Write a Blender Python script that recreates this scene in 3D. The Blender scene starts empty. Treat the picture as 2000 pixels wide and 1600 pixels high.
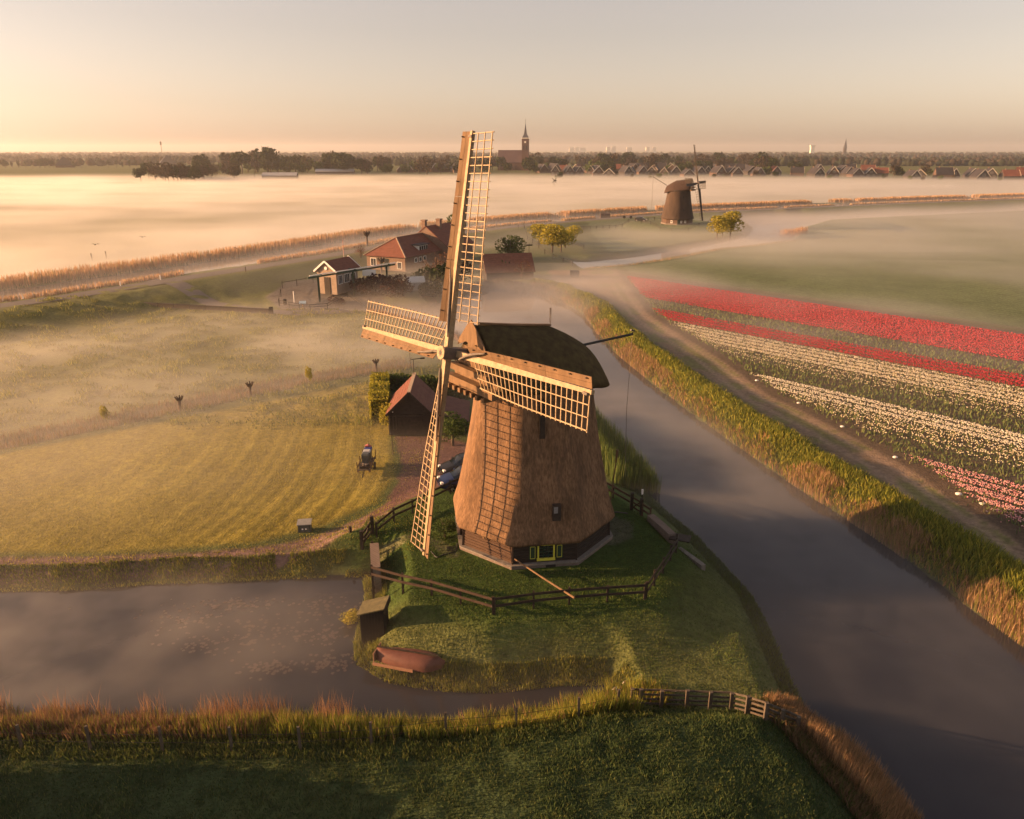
import bpy, bmesh, math, random
import numpy as np
from mathutils import Vector, Matrix, Euler
random.seed(7); rng = np.random.default_rng(7)
S = bpy.context.scene; COL = S.collection
# ---------------------------------------------------------------- camera, sky, sun, exposure
CH = 25.5; CF = 1479.0; CP = math.radians(18.9)     # drone height, focal length in photo pixels, tilt
cam_data = bpy.data.cameras.new('camera'); cam = bpy.data.objects.new('camera', cam_data); COL.objects.link(cam)
cam_data.sensor_fit = 'HORIZONTAL'; cam_data.sensor_width = 36.0; cam_data.lens = 36.0*CF/2000.0
cam.location = (0, 0, CH); cam.rotation_euler = (math.pi/2-CP, 0, 0)
cam_data.clip_start = 0.5; cam_data.clip_end = 40000
S.camera = cam
SUN_EL = math.radians(12.0)
SUN_TO = Vector((-1.0*math.cos(SUN_EL), 0.0, math.sin(SUN_EL))).normalized()  # towards the sun
W = bpy.data.worlds.new('World'); S.world = W; W.use_nodes = True
nt = W.node_tree; nt.nodes.clear()
out = nt.nodes.new('ShaderNodeOutputWorld'); bg = nt.nodes.new('ShaderNodeBackground')
sky = nt.nodes.new('ShaderNodeTexSky'); sky.sky_type = 'NISHITA'; sky.sun_disc = False
sky.sun_elevation = SUN_EL; sky.sun_rotation = math.atan2(SUN_TO.x, SUN_TO.y)
sky.altitude = 0; sky.air_density = 1.0; sky.dust_density = 1.3; sky.ozone_density = 1.0
warm = nt.nodes.new('ShaderNodeHueSaturation'); warm.inputs['Saturation'].default_value = 0.5
tint = nt.nodes.new('ShaderNodeMix'); tint.data_type = 'RGBA'; tint.blend_type = 'MULTIPLY'; tint.inputs['Factor'].default_value = 1.0
tint.inputs['B'].default_value = (1.0, 0.795, 0.70, 1)
nt.links.new(sky.outputs[0], warm.inputs['Color']); nt.links.new(warm.outputs[0], tint.inputs['A'])
nt.links.new(tint.outputs['Result'], bg.inputs['Color']); nt.links.new(bg.outputs[0], out.inputs['Surface'])
bg.inputs['Strength'].default_value = 0.078
sun_d = bpy.data.lights.new('sun', 'SUN'); sun = bpy.data.objects.new('sun', sun_d); COL.objects.link(sun)
sun_d.energy = 5.0; sun_d.angle = math.radians(0.35); sun_d.color = (1.0, 0.535, 0.235)
sun.rotation_euler = SUN_TO.to_track_quat('Z', 'Y').to_euler(); sun.location = (-60, 20, 60)
vs = S.view_settings; vs.view_transform = 'Standard'; vs.look = 'None'; vs.exposure = 1.5; vs.gamma = 1.0; vs.use_curve_mapping = False
cy = S.cycles
cy.volume_bounces = 1; cy.max_bounces = 6; cy.diffuse_bounces = 2; cy.glossy_bounces = 2; cy.transparent_max_bounces = 16
cy.volume_max_steps = 256
cy.use_denoising = True; cy.caustics_reflective = False; cy.caustics_refractive = False

# ---------------------------------------------------------------- helpers
def P(px, py, z=0.9):
    """survey: the world point at height z seen at pixel (px, py) of the photograph"""
    a = (px-1000)/CF; b = (800-py)/CF; c = math.cos(CP); s = math.sin(CP)
    dy = c+b*s; dz = -s+b*c; t = (z-CH)/dz
    return (a*t, dy*t, z)
def PL(pts, z=0.9): return [P(x, y, z)[:2] for x, y in pts]
def tag(o, label=None, cat=None, group=None, kind=None):
    if label: o['label'] = label
    if cat: o['category'] = cat
    if group: o['group'] = group
    if kind: o['kind'] = kind
    return o
def link(name, me, parent=None, mat=None):
    o = bpy.data.objects.new(name, me); COL.objects.link(o)
    if parent: o.parent = parent
    if mat and me and len(me.materials) == 0: me.materials.append(mat)
    return o
def empty(name, loc, rz=0, label=None, cat=None, group=None):
    o = bpy.data.objects.new(name, None); COL.objects.link(o); o.location = loc; o.rotation_euler = (0, 0, rz)
    o.empty_display_size = .5
    return tag(o, label, cat, group)
def mesh(name, V, Fs, smooth=False):
    me = bpy.data.meshes.new(name); me.from_pydata([tuple(v) for v in V], [], [tuple(f) for f in Fs]); me.update()
    if smooth: me.polygons.foreach_set('use_smooth', [True]*len(me.polygons))
    return me
def npmesh(name, V, Fc, n, smooth=False, col=None, attr='col'):
    """V (N,3), Fc (M,n) faces of n corners; col (N,3) per-vertex colour"""
    me = bpy.data.meshes.new(name); V = np.ascontiguousarray(V, dtype=np.float32); Fc = np.ascontiguousarray(Fc, dtype=np.int32)
    me.vertices.add(len(V)); me.vertices.foreach_set('co', V.ravel())
    me.loops.add(Fc.size); me.loops.foreach_set('vertex_index', Fc.ravel())
    me.polygons.add(len(Fc)); me.polygons.foreach_set('loop_start', np.arange(0, Fc.size, n, dtype=np.int32))
    if smooth: me.polygons.foreach_set('use_smooth', np.ones(len(Fc), dtype=bool))
    me.update(calc_edges=True)
    if col is not None:
        a = me.color_attributes.new(attr, 'FLOAT_COLOR', 'POINT')
        c4 = np.ones((len(V), 4), dtype=np.float32); c4[:, :3] = col; a.data.foreach_set('color', c4.ravel())
    return me

# ---- materials
def nodes_of(m):
    m.use_nodes = True; t = m.node_tree; t.nodes.clear()
    o = t.nodes.new('ShaderNodeOutputMaterial'); b = t.nodes.new('ShaderNodeBsdfPrincipled'); t.links.new(b.outputs[0], o.inputs['Surface'])
    return t, o, b
MATS = {}
def mat(name, c1, c2=None, scale=3.0, stretch=(1, 1, 1), rough=.85, bump=0.0, bscale=None, spec=.3, detail=6, attr=None, metal=0, cmul=.5, dist=.02, dirt=0):
    """procedural material: world-space noise between two tones, relief, optional vertex colour base"""
    if name in MATS: return MATS[name]
    m = bpy.data.materials.new(name); t, o, b = nodes_of(m); N = t.nodes.new; L = t.links.new
    g = N('ShaderNodeNewGeometry'); mp = N('ShaderNodeMapping'); mp.inputs['Scale'].default_value = stretch
    L(g.outputs['Position'], mp.inputs['Vector'])
    n = N('ShaderNodeTexNoise'); n.inputs['Scale'].default_value = scale; n.inputs['Detail'].default_value = detail; n.inputs['Roughness'].default_value = .65
    L(mp.outputs[0], n.inputs['Vector'])
    r = N('ShaderNodeMapRange'); r.inputs['From Min'].default_value = .3; r.inputs['From Max'].default_value = .7; L(n.outputs['Fac'], r.inputs['Value'])
    if attr:
        a = N('ShaderNodeVertexColor'); a.layer_name = attr
        mx = N('ShaderNodeMix'); mx.data_type = 'RGBA'; mx.blend_type = 'MULTIPLY'; mx.inputs['Factor'].default_value = 1
        r.inputs['To Min'].default_value = 1-cmul; r.inputs['To Max'].default_value = 1+cmul
        L(a.outputs['Color'], mx.inputs['A']); L(r.outputs[0], mx.inputs['B']); L(mx.outputs['Result'], b.inputs['Base Color'])
    else:
        mx = N('ShaderNodeMix'); mx.data_type = 'RGBA'
        mx.inputs['A'].default_value = (*c1, 1); mx.inputs['B'].default_value = (*(c2 or c1), 1)
        L(r.outputs[0], mx.inputs['Factor']); L(mx.outputs['Result'], b.inputs['Base Color'])
    b.inputs['Roughness'].default_value = rough; b.inputs['Metallic'].default_value = metal
    b.inputs['Specular IOR Level'].default_value = spec
    if bump:
        n2 = N('ShaderNodeTexNoise'); n2.inputs['Scale'].default_value = bscale or scale*4; n2.inputs['Detail'].default_value = 5
        L(mp.outputs[0], n2.inputs['Vector'])
        bp = N('ShaderNodeBump'); bp.inputs['Strength'].default_value = bump; bp.inputs['Distance'].default_value = dist
        L(n2.outputs['Fac'], bp.inputs['Height']); L(bp.outputs[0], b.inputs['Normal'])
    MATS[name] = m; return m

# ---------------------------------------------------------------- signed distances
def seg_dist(X, Y, pts, closed=False):
    """distance to a polyline, and the arc-length coordinate of the nearest point"""
    d = np.full(X.shape, 1e9); n = len(pts); arc = np.zeros(X.shape); acc = 0.0; side = np.zeros(X.shape)
    for i in range(n if closed else n-1):
        x0, y0 = pts[i][:2]; x1, y1 = pts[(i+1) % n][:2]; dx, dy = x1-x0, y1-y0; l2 = dx*dx+dy*dy+1e-12
        t = np.clip(((X-x0)*dx+(Y-y0)*dy)/l2, 0, 1); e = np.hypot(X-x0-t*dx, Y-y0-t*dy); k = e < d
        d = np.where(k, e, d); arc = np.where(k, acc+t*math.sqrt(l2), arc)
        side = np.where(k, np.sign((X-x0)*dy-(Y-y0)*dx), side); acc += math.sqrt(l2)
    return d, arc, side
def inside(X, Y, pts):
    c = np.zeros(X.shape, dtype=bool); n = len(pts)
    for i in range(n):
        x0, y0 = pts[i][:2]; x1, y1 = pts[(i+1) % n][:2]
        if y0 == y1: continue
        c ^= ((y0 > Y) != (y1 > Y)) & (X < (x1-x0)*(Y-y0)/(y1-y0)+x0)
    return c
def sdf(X, Y, pts):
    d, _, _ = seg_dist(X, Y, pts, True); return np.where(inside(X, Y, pts), -d, d)
def sst(a, b, v):
    t = np.clip((v-a)/(b-a), 0, 1); return t*t*(3-2*t)
def smooth_line(pts, it=2):
    pts = [tuple(p[:2]) for p in pts]
    for _ in range(it):
        q = [pts[0]]
        for a, b in zip(pts, pts[1:]):
            q += [(a[0]*.75+b[0]*.25, a[1]*.75+b[1]*.25), (a[0]*.25+b[0]*.75, a[1]*.25+b[1]*.75)]
        q.append(pts[-1]); pts = q
    return pts
def offset_line(pts, d):
    out = []
    for i, p in enumerate(pts):
        a = pts[max(i-1, 0)]; b = pts[min(i+1, len(pts)-1)]; tx, ty = b[0]-a[0], b[1]-a[1]; l = math.hypot(tx, ty) or 1
        out.append((p[0]-ty/l*d, p[1]+tx/l*d))
    return out
def vnoise(X, Y, sc, seed=0):
    """cheap smooth value noise in numpy"""
    x = X/sc+seed*17.3; y = Y/sc+seed*9.1; xi = np.floor(x).astype(np.int64); yi = np.floor(y).astype(np.int64); fx = x-xi; fy = y-yi
    fx = fx*fx*(3-2*fx); fy = fy*fy*(3-2*fy)
    def h(a, b):
        n = (a*374761393+b*668265263+seed*1274126177) & 0xffffffff; n = ((n ^ (n >> 13))*1274126177) & 0xffffffff
        return ((n ^ (n >> 16)) & 0xffff)/65535.0
    return (h(xi, yi)*(1-fx)+h(xi+1, yi)*fx)*(1-fy)+(h(xi, yi+1)*(1-fx)+h(xi+1, yi+1)*fx)*fy-.5

# ---------------------------------------------------------------- the lie of the land (polygons surveyed on the ground)
RIVER_R = PL([(1020, 566), (1062, 574), (1100, 592), (1140, 614), (1165, 650), (1205, 692), (1290, 762), (1400, 845), (1500, 915), (1600, 980), (1700, 1045), (1800, 1115), (1900, 1190), (2000, 1265)], 0)
RIVER_L = PL([(1765, 1600), (1700, 1535), (1640, 1468), (1585, 1420), (1545, 1380), (1515, 1310), (1480, 1225), (1450, 1165), (1400, 1110), (1345, 1050), (1290, 1005), (1245, 962), (1200, 900), (1155, 850), (1080, 780), (1000, 720), (900, 668), (830, 640), (735, 618), (640, 606), (650, 598), (735, 600), (830, 594), (900, 580), (960, 562)], 0)
RIVER = RIVER_R + [(36, 24), (40, 0), (24, -8), (14, 8)] + RIVER_L
UPPER = PL([(1110, 507), (1145, 529), (1220, 523), (1300, 511), (1400, 491), (1470, 484), (1545, 473), (1552, 450), (1610, 433), (1760, 425), (2000, 414), (2300, 408), (2300, 404), (2000, 408), (1760, 418), (1600, 426), (1520, 424), (1452, 428), (1440, 446), (1462, 462), (1400, 476), (1250, 499), (1150, 509)], 0)
POND = PL([(-330, 1170), (0, 1150), (160, 1148), (300, 1136), (450, 1132), (600, 1124), (722, 1121), (727, 1170), (712, 1250), (712, 1290), (765, 1322), (860, 1338), (960, 1342), (1090, 1328), (1190, 1326), (1210, 1352), (1190, 1378), (1100, 1402), (950, 1424), (800, 1432), (600, 1424), (400, 1424), (200, 1424), (0, 1414), (-330, 1400)], 0)
RING = PL([(712, 1048), (730, 1130), (840, 1165), (963, 1197), (1110, 1186), (1258, 1168), (1328, 1050), (1270, 1008), (1190, 958), (1000, 930), (880, 958), (800, 1000)], 2.0)
ROAD = smooth_line(PL([(-260, 640), (-100, 616), (0, 598), (120, 582), (350, 545), (500, 522), (660, 497), (760, 478), (850, 462), (940, 450), (1060, 437), (1150, 430), (1240, 423), (1340, 416), (1500, 409), (1700, 400), (2000, 389), (2300, 381)], 3.0), 2)
CANAL = offset_line(ROAD, 14.0)
FARM_ROAD = smooth_line(PL([(280, 557), (340, 566), (400, 583), (470, 597), (560, 604), (640, 604), (720, 598)], 1.6), 2)
DITCH = smooth_line(PL([(-150, 885), (0, 868), (100, 846), (350, 796), (560, 750), (700, 726), (800, 712)], .9), 2)
DRIVE = PL([(772, 850), (862, 850), (905, 862), (960, 900), (960, 945), (885, 958), (800, 990), (722, 1030), (700, 1040), (706, 1022), (752, 985), (778, 940), (786, 900)], 1.0)
TRACK_A = smooth_line(PL([(740, 1005), (660, 1040), (560, 1066), (420, 1082), (250, 1090), (0, 1094), (-330, 1096)], 1.0), 2)
TRACK_B = smooth_line(PL([(752, 1022), (690, 1048), (590, 1078), (450, 1098), (250, 1108), (0, 1112), (-330, 1116)], 1.0), 2)
MX, MY = 1.31, 44.43                                        # mill centre
RD = math.radians(-47.5); rdx, rdy = math.cos(RD), math.sin(RD)   # direction of the tulip rows
def rowq(x, y): return x*(-rdy)+y*rdx                         # distance across the rows
def rows(x, y): return x*rdx+y*rdy                            # distance along the rows
def beds_q(px, py): a = P(px, py, .9); return rowq(a[0], a[1])
FIELD_EDGE = PL([(1190, 520), (1225, 560), (1262, 612), (1290, 632), (1400, 700), (1500, 775), (1600, 822), (1690, 872), (1770, 915), (1850, 975), (1940, 1030), (2000, 1075), (2100, 1140), (2300, 1260)], .9)
def land(X, Y):
    X = np.asarray(X, dtype=float); Y = np.asarray(Y, dtype=float)
    z = np.full(X.shape, .9)+vnoise(X, Y, 14, 1)*.12+vnoise(X, Y, 4, 2)*.05
    # dike with the road
    d, arc, side = seg_dist(X, Y, ROAD)
    inner = side > 0
    z = np.maximum(z, np.where(inner, 3.0-2.1*sst(3.0, 17, d), 2.9-.35*sst(2.5, 6.0, d)-1.65*sst(23, 38, d)))
    # mill mound
    d = sdf(X, Y, RING); z = np.maximum(z, 2.0-1.1*sst(.2, 4.5, d)+vnoise(X, Y, 2.5, 3)*.04)
    # bank of the near dike in the foreground
    fg = sst(29.5, 25.5, Y+np.clip(X-3, 0, 30)*.02)
    hump = np.exp(-((X-6.5)/8)**2)*1.0
    z = z+fg*(.9+hump*1.0)+fg*vnoise(X, Y, 2.0, 5)*.22+fg*vnoise(X, Y, .6, 6)*.10
    # rough meadow left of the ditch: tussocky
    m = sst(0, 6, -(X*0+Y)+140)*sst(60, 75, Y)*sst(-8, -18, X); z = z+m*(vnoise(X, Y*1.6, 2.2, 8)*.35+vnoise(X, Y, .9, 9)*.15)
    # far mill mound
    d = np.hypot(X-54.3, Y-262); z = np.maximum(z, 2.6-1.7*sst(11, 24, d))
    # green bank between the river and the field track
    d, _, _ = seg_dist(X, Y, RIVER_R); z = z+np.exp(-((d-3.0)/1.6)**2)*.55*(~inside(X, Y, RIVER))
    # ditch
    d, _, _ = seg_dist(X, Y, DITCH); z = z-np.exp(-(d/1.3)**2)*.5
    # tulip beds stand up a little, furrows between
    # banks of the waters
    for poly, sl in ((RIVER, .55), (UPPER, .35), (POND, .8)):
        d = sdf(X, Y, poly); d = d+(vnoise(X, Y, 1.6, 4)*.6+vnoise(X, Y, .5, 7)*.3)*np.exp(-np.abs(d)/.6)
        z = np.where(d < 0, -.7*np.clip(-d/.8, 0, 1), np.minimum(z, d*sl))
    d, _, _ = seg_dist(X, Y, CANAL); d = d-6.0+vnoise(X, Y, 3, 4)
    z = np.where(d < 0, 2.2-.7*np.clip(-d/.8, 0, 1), np.where(d < 4, np.minimum(z, 2.2+d*.5), z))
    return z
def hz(x, y): return float(land(np.array([x]), np.array([y]))[0])
def G(px, py, z=.9, it=3):
    """ground point seen at a pixel, following the relief"""
    for _ in range(it):
        p = P(px, py, z); z = hz(p[0], p[1])
    return Vector((p[0], p[1], z))
# ---------------------------------------------------------------- ground
def ground():
    ys = [7.0]
    while ys[-1] < 1400: ys.append(ys[-1]+max(.16, ys[-1]*.0062))
    ys += [1600, 2000, 2600, 3500, 5000, 8000, 14000, 26000]
    ys = np.array([-60., -20, -5, 3]+ys); nu = 521
    u = np.linspace(-1, 1, nu); u = u*.92+.35*u**7
    Yg, U = np.meshgrid(ys, u, indexing='ij'); Xg = U*(Yg.clip(0)+14)
    Z = land(Xg, Yg); X, Y = Xg, Yg
    # ---- the colour each kind of ground has by itself
    n1 = vnoise(X, Y, 9, 11); n2 = vnoise(X, Y, 2.3, 12); n3 = vnoise(X, Y, .7, 13); n4 = vnoise(X, Y, 40, 14)
    C = np.empty(X.shape+(3,)); C[:] = (.06, .08, .025)
    def put(c, w):
        nonlocal C
        C = C*(1-w[..., None])+np.array(c)*w[..., None]
    put((.12, .13, .045), sst(-.3, .4, n4))
    # mown lawn left: stripes following the mower
    lawn = sst(0, 1, -sdf(X, Y, PL([(-700, 930), (0, 885), (350, 815), (700, 745), (880, 730), (900, 850), (770, 850), (780, 930), (740, 985), (640, 1030), (500, 1065), (250, 1085), (-700, 1095)], .9)))
    put((.23, .19, .036), lawn)
    sx = X+.012*(Y-58)**2+1.6*vnoise(X, Y, 16, 20); st = (np.sin(sx*2*math.pi/1.1)*.5+.5*np.sin(sx*2*math.pi/2.9+1)+.6*np.exp(-((np.mod(sx, 7.3)-2)/.25)**2)*-1)*(.6+1.6*np.clip(vnoise(X, Y, 12, 21)+.3, 0, 1))
    C *= (1+lawn*(.085*st+.16*n1))[..., None]; Z = Z+lawn*.022*st
    meadow = sst(62, 80, Y)*sst(150, 120, Y)*sst(-10, -20, X)*(1-lawn); put((.13, .135, .036), meadow*.7)
    put((.16, .16, .05), meadow*sst(.05, .3, n2+n1*.6)*.5)
    terp = sst(2.5, 0, sdf(X, Y, RING)); put((.04, .07, .016), terp)
    fg = sst(29.5, 26, Y)*sst(60, 30, Y); put((.046, .070, .028), fg); put((.065, .08, .03), fg*sst(.1, .4, n2+n3*.5)*.5)
    # dirt along the field
    dF, _, sF = seg_dist(X, Y, FIELD_EDGE); dR, _, _ = seg_dist(X, Y, RIVER_R)
    right = (~inside(X, Y, RIVER))&(X > np.interp(Y, [20, 60, 90, 130, 200], [20, 12, 8, 8, 8]))
    infield = inside(X, Y, FIELD_EDGE+[(400, 20), (400, 60), (60, 200)])
    trk = right*sst(5.0, 6.2, dR+n2*1.0)*sst(1.5, .3, np.where(infield, dF, 0))*(Y < 165)
    put((.20, .145, .10), trk); put((.12, .13, .035), trk*sst(-.1, .2, n2+n3*.4+.15-np.abs(dF-1.8)*.12)*.8*(~infield))
    rt = np.exp(-((dF-.9)/.35)**2)+np.exp(-((dF-2.6)/.35)**2); rt = rt*(~infield)*right*(Y < 150); put((.27, .20, .15), np.clip(rt, 0, 1)*.8); Z = Z-.05*np.clip(rt, 0, 1)
    soil = infield*sst(0, .5, dF); put((.085, .062, .042), soil*sst(170, 150, Y)*(rowq(X, Y) < beds_q(1235, 536)))
    q = rowq(X, Y); crop = (X > 25)*(q > beds_q(1235, 534))*sst(330, 230, Y)*1.0; put((.12, .15, .075), crop*(dF*0+1)*sst(3, 5, sdf(X, Y, UPPER)))
    C *= (1+crop*.10*np.sin(q*2*math.pi/1.6))[..., None]
    # bare strip of dirt at the far side of the field
    put((.15, .115, .09), np.exp(-((q-beds_q(1235, 534)-.6)/.5)**2)*(Y < 175)*(X > 20))
    # road verges and worn places
    d, _, _ = seg_dist(X, Y, ROAD); put((.13, .13, .05), sst(5, 2.5, d)*.7)
    for tr in (TRACK_A, TRACK_B):
        d, _, _ = seg_dist(X, Y, tr); w = sst(.75, .3, d+n3*.3); put((.20, .13, .11), w); Z = Z-.05*w
    w = sst(.25, -.15, sdf(X, Y, DRIVE)+n3*.3); put((.115, .065, .06), w)
    w = sst(.5, .0, sdf(X, Y, PL([(520, 575), (560, 552), (610, 545), (740, 560), (760, 600), (690, 606), (560, 606)], 1.4))+n3*.3); put((.13, .115, .10), w)
    pav = sst(.3, 0, sdf(X, Y, PL([(1200, 1012), (1228, 1022), (1232, 1048), (1192, 1062), (1186, 1030)], 2.0))+n3*.3); put((.10, .10, .07), pav*.8)
    pav = sst(.2, 0, seg_dist(X, Y, PL([(735, 1052), (800, 1050), (850, 1060), (885, 1082)], 2.0))[0]-.35+n3*.2); put((.12, .12, .07), pav*.8)
    # mud under water and at the water line
    put((.035, .035, .02), sst(.12, .0, Z)); put((.10, .11, .04), sst(600, 1000, Y))
    C *= (1+.22*n2+.18*n3+.15*n1)[..., None]
    ny, nx = X.shape; V = np.stack([X, Y, Z], -1).reshape(-1, 3); i = np.arange(ny*nx).reshape(ny, nx)
    Fc = np.stack([i[:-1, :-1], i[:-1, 1:], i[1:, 1:], i[1:, :-1]], -1).reshape(-1, 4)
    me = npmesh('ground', V, Fc, 4, True, np.clip(C, .005, .9).reshape(-1, 3))
    m = mat('grassland', None, attr='col', c2=None, scale=2.6, rough=.95, bump=.9, bscale=7, dist=.12, spec=.1, cmul=.38, detail=10)
    o = link('ground', me, None, m); tag(o, kind='structure'); return o
ground()
def water_mat():
    m = bpy.data.materials.new('still_water'); t, o, b = nodes_of(m); N = t.nodes.new; L = t.links.new
    b.inputs['Base Color'].default_value = (.014, .016, .026, 1); b.inputs['Roughness'].default_value = .06; b.inputs['IOR'].default_value = 1.33
    g = N('ShaderNodeNewGeometry'); n = N('ShaderNodeTexNoise'); n.inputs['Scale'].default_value = 1.3; n.inputs['Detail'].default_value = 3
    L(g.outputs['Position'], n.inputs['Vector']); bp = N('ShaderNodeBump'); bp.inputs['Strength'].default_value = .05; bp.inputs['Distance'].default_value = .05
    L(n.outputs['Fac'], bp.inputs['Height']); L(bp.outputs[0], b.inputs['Normal']); MATS['still_water'] = m; return m
WM = water_mat()
def sheet(name, poly, z, m, grow=0):
    bm = bmesh.new(); vs_ = [bm.verts.new((x, y, z)) for x, y in poly]
    f = bm.faces.new(vs_); bmesh.ops.triangulate(bm, faces=[f]); me = bpy.data.meshes.new(name); bm.to_mesh(me); bm.free()
    for p in me.polygons:
        pass
    if me.polygons and sum(p.normal.z for p in me.polygons) < 0: me.flip_normals()
    return link(name, me, None, m)
def bigger(poly, d):
    a = sum(poly[i][0]*poly[(i+1) % len(poly)][1]-poly[(i+1) % len(poly)][0]*poly[i][1] for i in range(len(poly)))
    n = len(poly); out_ = []
    for i in range(n):
        p0 = poly[i-1]; p1 = poly[(i+1) % n]; tx, ty = p1[0]-p0[0], p1[1]-p0[1]; l = math.hypot(tx, ty) or 1; k = d if a > 0 else -d
        out_.append((poly[i][0]+ty/l*k, poly[i][1]-tx/l*k))
    return out_
def ribbon(name, line, w, zf, m, kind='structure', z0=None):
    a = offset_line(line, w/2); b = offset_line(line, -w/2); V = []; Fs = []
    for i, (p, q) in enumerate(zip(a, b)):
        za = zf(*p) if callable(zf) else zf; zb = zf(*q) if callable(zf) else zf; V += [(p[0], p[1], za), (q[0], q[1], zb)]
        if i: Fs.append((2*i-2, 2*i-1, 2*i+1, 2*i))
    o = link(name, mesh(name, V, Fs), None, m); tag(o, kind=kind); return o
def box_sheet(name, x0, x1, y0, y1, z):   # a rectangle of still water; the relief of the ground shapes its shore
    return link(name, mesh(name, [(x0, y0, z), (x1, y0, z), (x1, y1, z), (x0, y1, z)], [(0, 1, 2, 3)]), None, WM)
tag(sheet('river', bigger(RIVER, 1.0), 0.0, WM), kind='structure')
tag(sheet('pond', bigger(POND, .6), 0.0, WM), kind='structure')
tag(sheet('polder_canal', bigger(UPPER, .8), 0.004, WM), kind='structure')
ribbon('ring_canal', CANAL, 14, 2.2, WM)
ASPH = mat('worn_asphalt', (.085, .075, .075), (.12, .108, .10), scale=1.2, rough=.9, bump=.2, bscale=20)
def road_z(x, y): return hz(x, y)+.05
ribbon('road', ROAD, 4.4, lambda x, y: 3.03, ASPH)
ribbon('farm_road', FARM_ROAD, 3.2, lambda x, y: hz(x, y)+.06, ASPH)
# ---------------------------------------------------------------- shared building bricks
CUBE = {}
def cube_mesh(m):
    if m.name not in CUBE:
        me = mesh('plank', [(x, y, z) for z in (-.5, .5) for y in (-.5, .5) for x in (-.5, .5)],
                  [(0, 2, 3, 1), (4, 5, 7, 6), (0, 1, 5, 4), (2, 6, 7, 3), (0, 4, 6, 2), (1, 3, 7, 5)])
        me.materials.append(m); CUBE[m.name] = me
    return CUBE[m.name]
def beam(name, p, q, w, h, m, parent=None, up=(0, 0, 1), roll=0):
    """a squared timber from p to q, w across, h along 'up'"""
    p = Vector(p); q = Vector(q); z = (q-p); L_ = z.length; z.normalize(); u = Vector(up)
    if abs(z.dot(u)) > .98: u = Vector((0, 1, 0)) if abs(z.y) < .9 else Vector((1, 0, 0))
    x = u.cross(z).normalized(); y = z.cross(x)
    o = bpy.data.objects.new(name, cube_mesh(m)); COL.objects.link(o); o.parent = parent
    R = Matrix((x, y, z)).transposed().to_4x4(); c = (p+q)/2
    o.matrix_basis = Matrix.Translation(c) @ R @ Matrix.Rotation(roll, 4, 'Z') @ Matrix.Diagonal((w, h, L_, 1)); return o
def box(name, c, s, m, parent=None, rz=0):
    o = bpy.data.objects.new(name, cube_mesh(m)); COL.objects.link(o); o.parent = parent
    o.location = c; o.scale = s; o.rotation_euler = (0, 0, rz); return o
class MB:
    """collects shapes for ONE mesh"""
    def __init__(s): s.V = []; s.F = []
    def add(s, V, Fs): k = len(s.V); s.V += [tuple(v) for v in V]; s.F += [tuple(i+k for i in f) for f in Fs]; return s
    def box(s, c, d, R=None):
        pts = [Vector((x*d[0]/2, y*d[1]/2, z*d[2]/2)) for z in (-1, 1) for y in (-1, 1) for x in (-1, 1)]
        if R is not None: pts = [R @ p for p in pts]
        return s.add([p+Vector(c) for p in pts], [(0, 2, 3, 1), (4, 5, 7, 6), (0, 1, 5, 4), (2, 6, 7, 3), (0, 4, 6, 2), (1, 3, 7, 5)])
    def bar(s, p, q, w, h, up=(0, 0, 1)):
        p = Vector(p); q = Vector(q); z = (q-p); l = z.length; z.normalize(); u = Vector(up)
        if abs(z.dot(u)) > .98: u = Vector((1, 0, 0)) if abs(z.x) < .9 else Vector((0, 1, 0))
        x = u.cross(z).normalized(); y = z.cross(x); return s.box((p+q)/2, (w, h, l), Matrix((x, y, z)).transposed())
    def tube(s, pts, r, n=8, r2=None, cap=True):
        pts = [Vector(p) for p in pts]; k = len(s.V); m = len(pts)
        for i, p in enumerate(pts):
            d = (pts[min(i+1, m-1)]-pts[max(i-1, 0)]).normalized(); u = Vector((0, 0, 1)) if abs(d.z) < .9 else Vector((1, 0, 0))
            a = d.cross(u).normalized(); b = a.cross(d); rr = r if r2 is None else r+(r2-r)*i/(m-1)
            if isinstance(r, (list, tuple)): rr = r[i]
            s.V += [tuple(p+(a*math.cos(t)+b*math.sin(t))*rr) for t in [2*math.pi*j/n for j in range(n)]]
        for i in range(m-1):
            for j in range(n): s.F.append((k+i*n+j, k+(i+1)*n+j, k+(i+1)*n+(j+1) % n, k+i*n+(j+1) % n))
        if cap: s.F.append(tuple(k+j for j in range(n))); s.F.append(tuple(k+(m-1)*n+j for j in range(n-1, -1, -1)))
        return s
    def prism(s, poly, z0, z1):
        n = len(poly); return s.add([(x, y, z0) for x, y in poly]+[(x, y, z1) for x, y in poly],
                                    [tuple(range(n-1, -1, -1)), tuple(range(n, 2*n))]+[(i, (i+1) % n, n+(i+1) % n, n+i) for i in range(n)])
    def build(s, name, m, parent=None, smooth=False):
        return link(name, mesh(name, s.V, s.F, smooth), parent, m)
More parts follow.
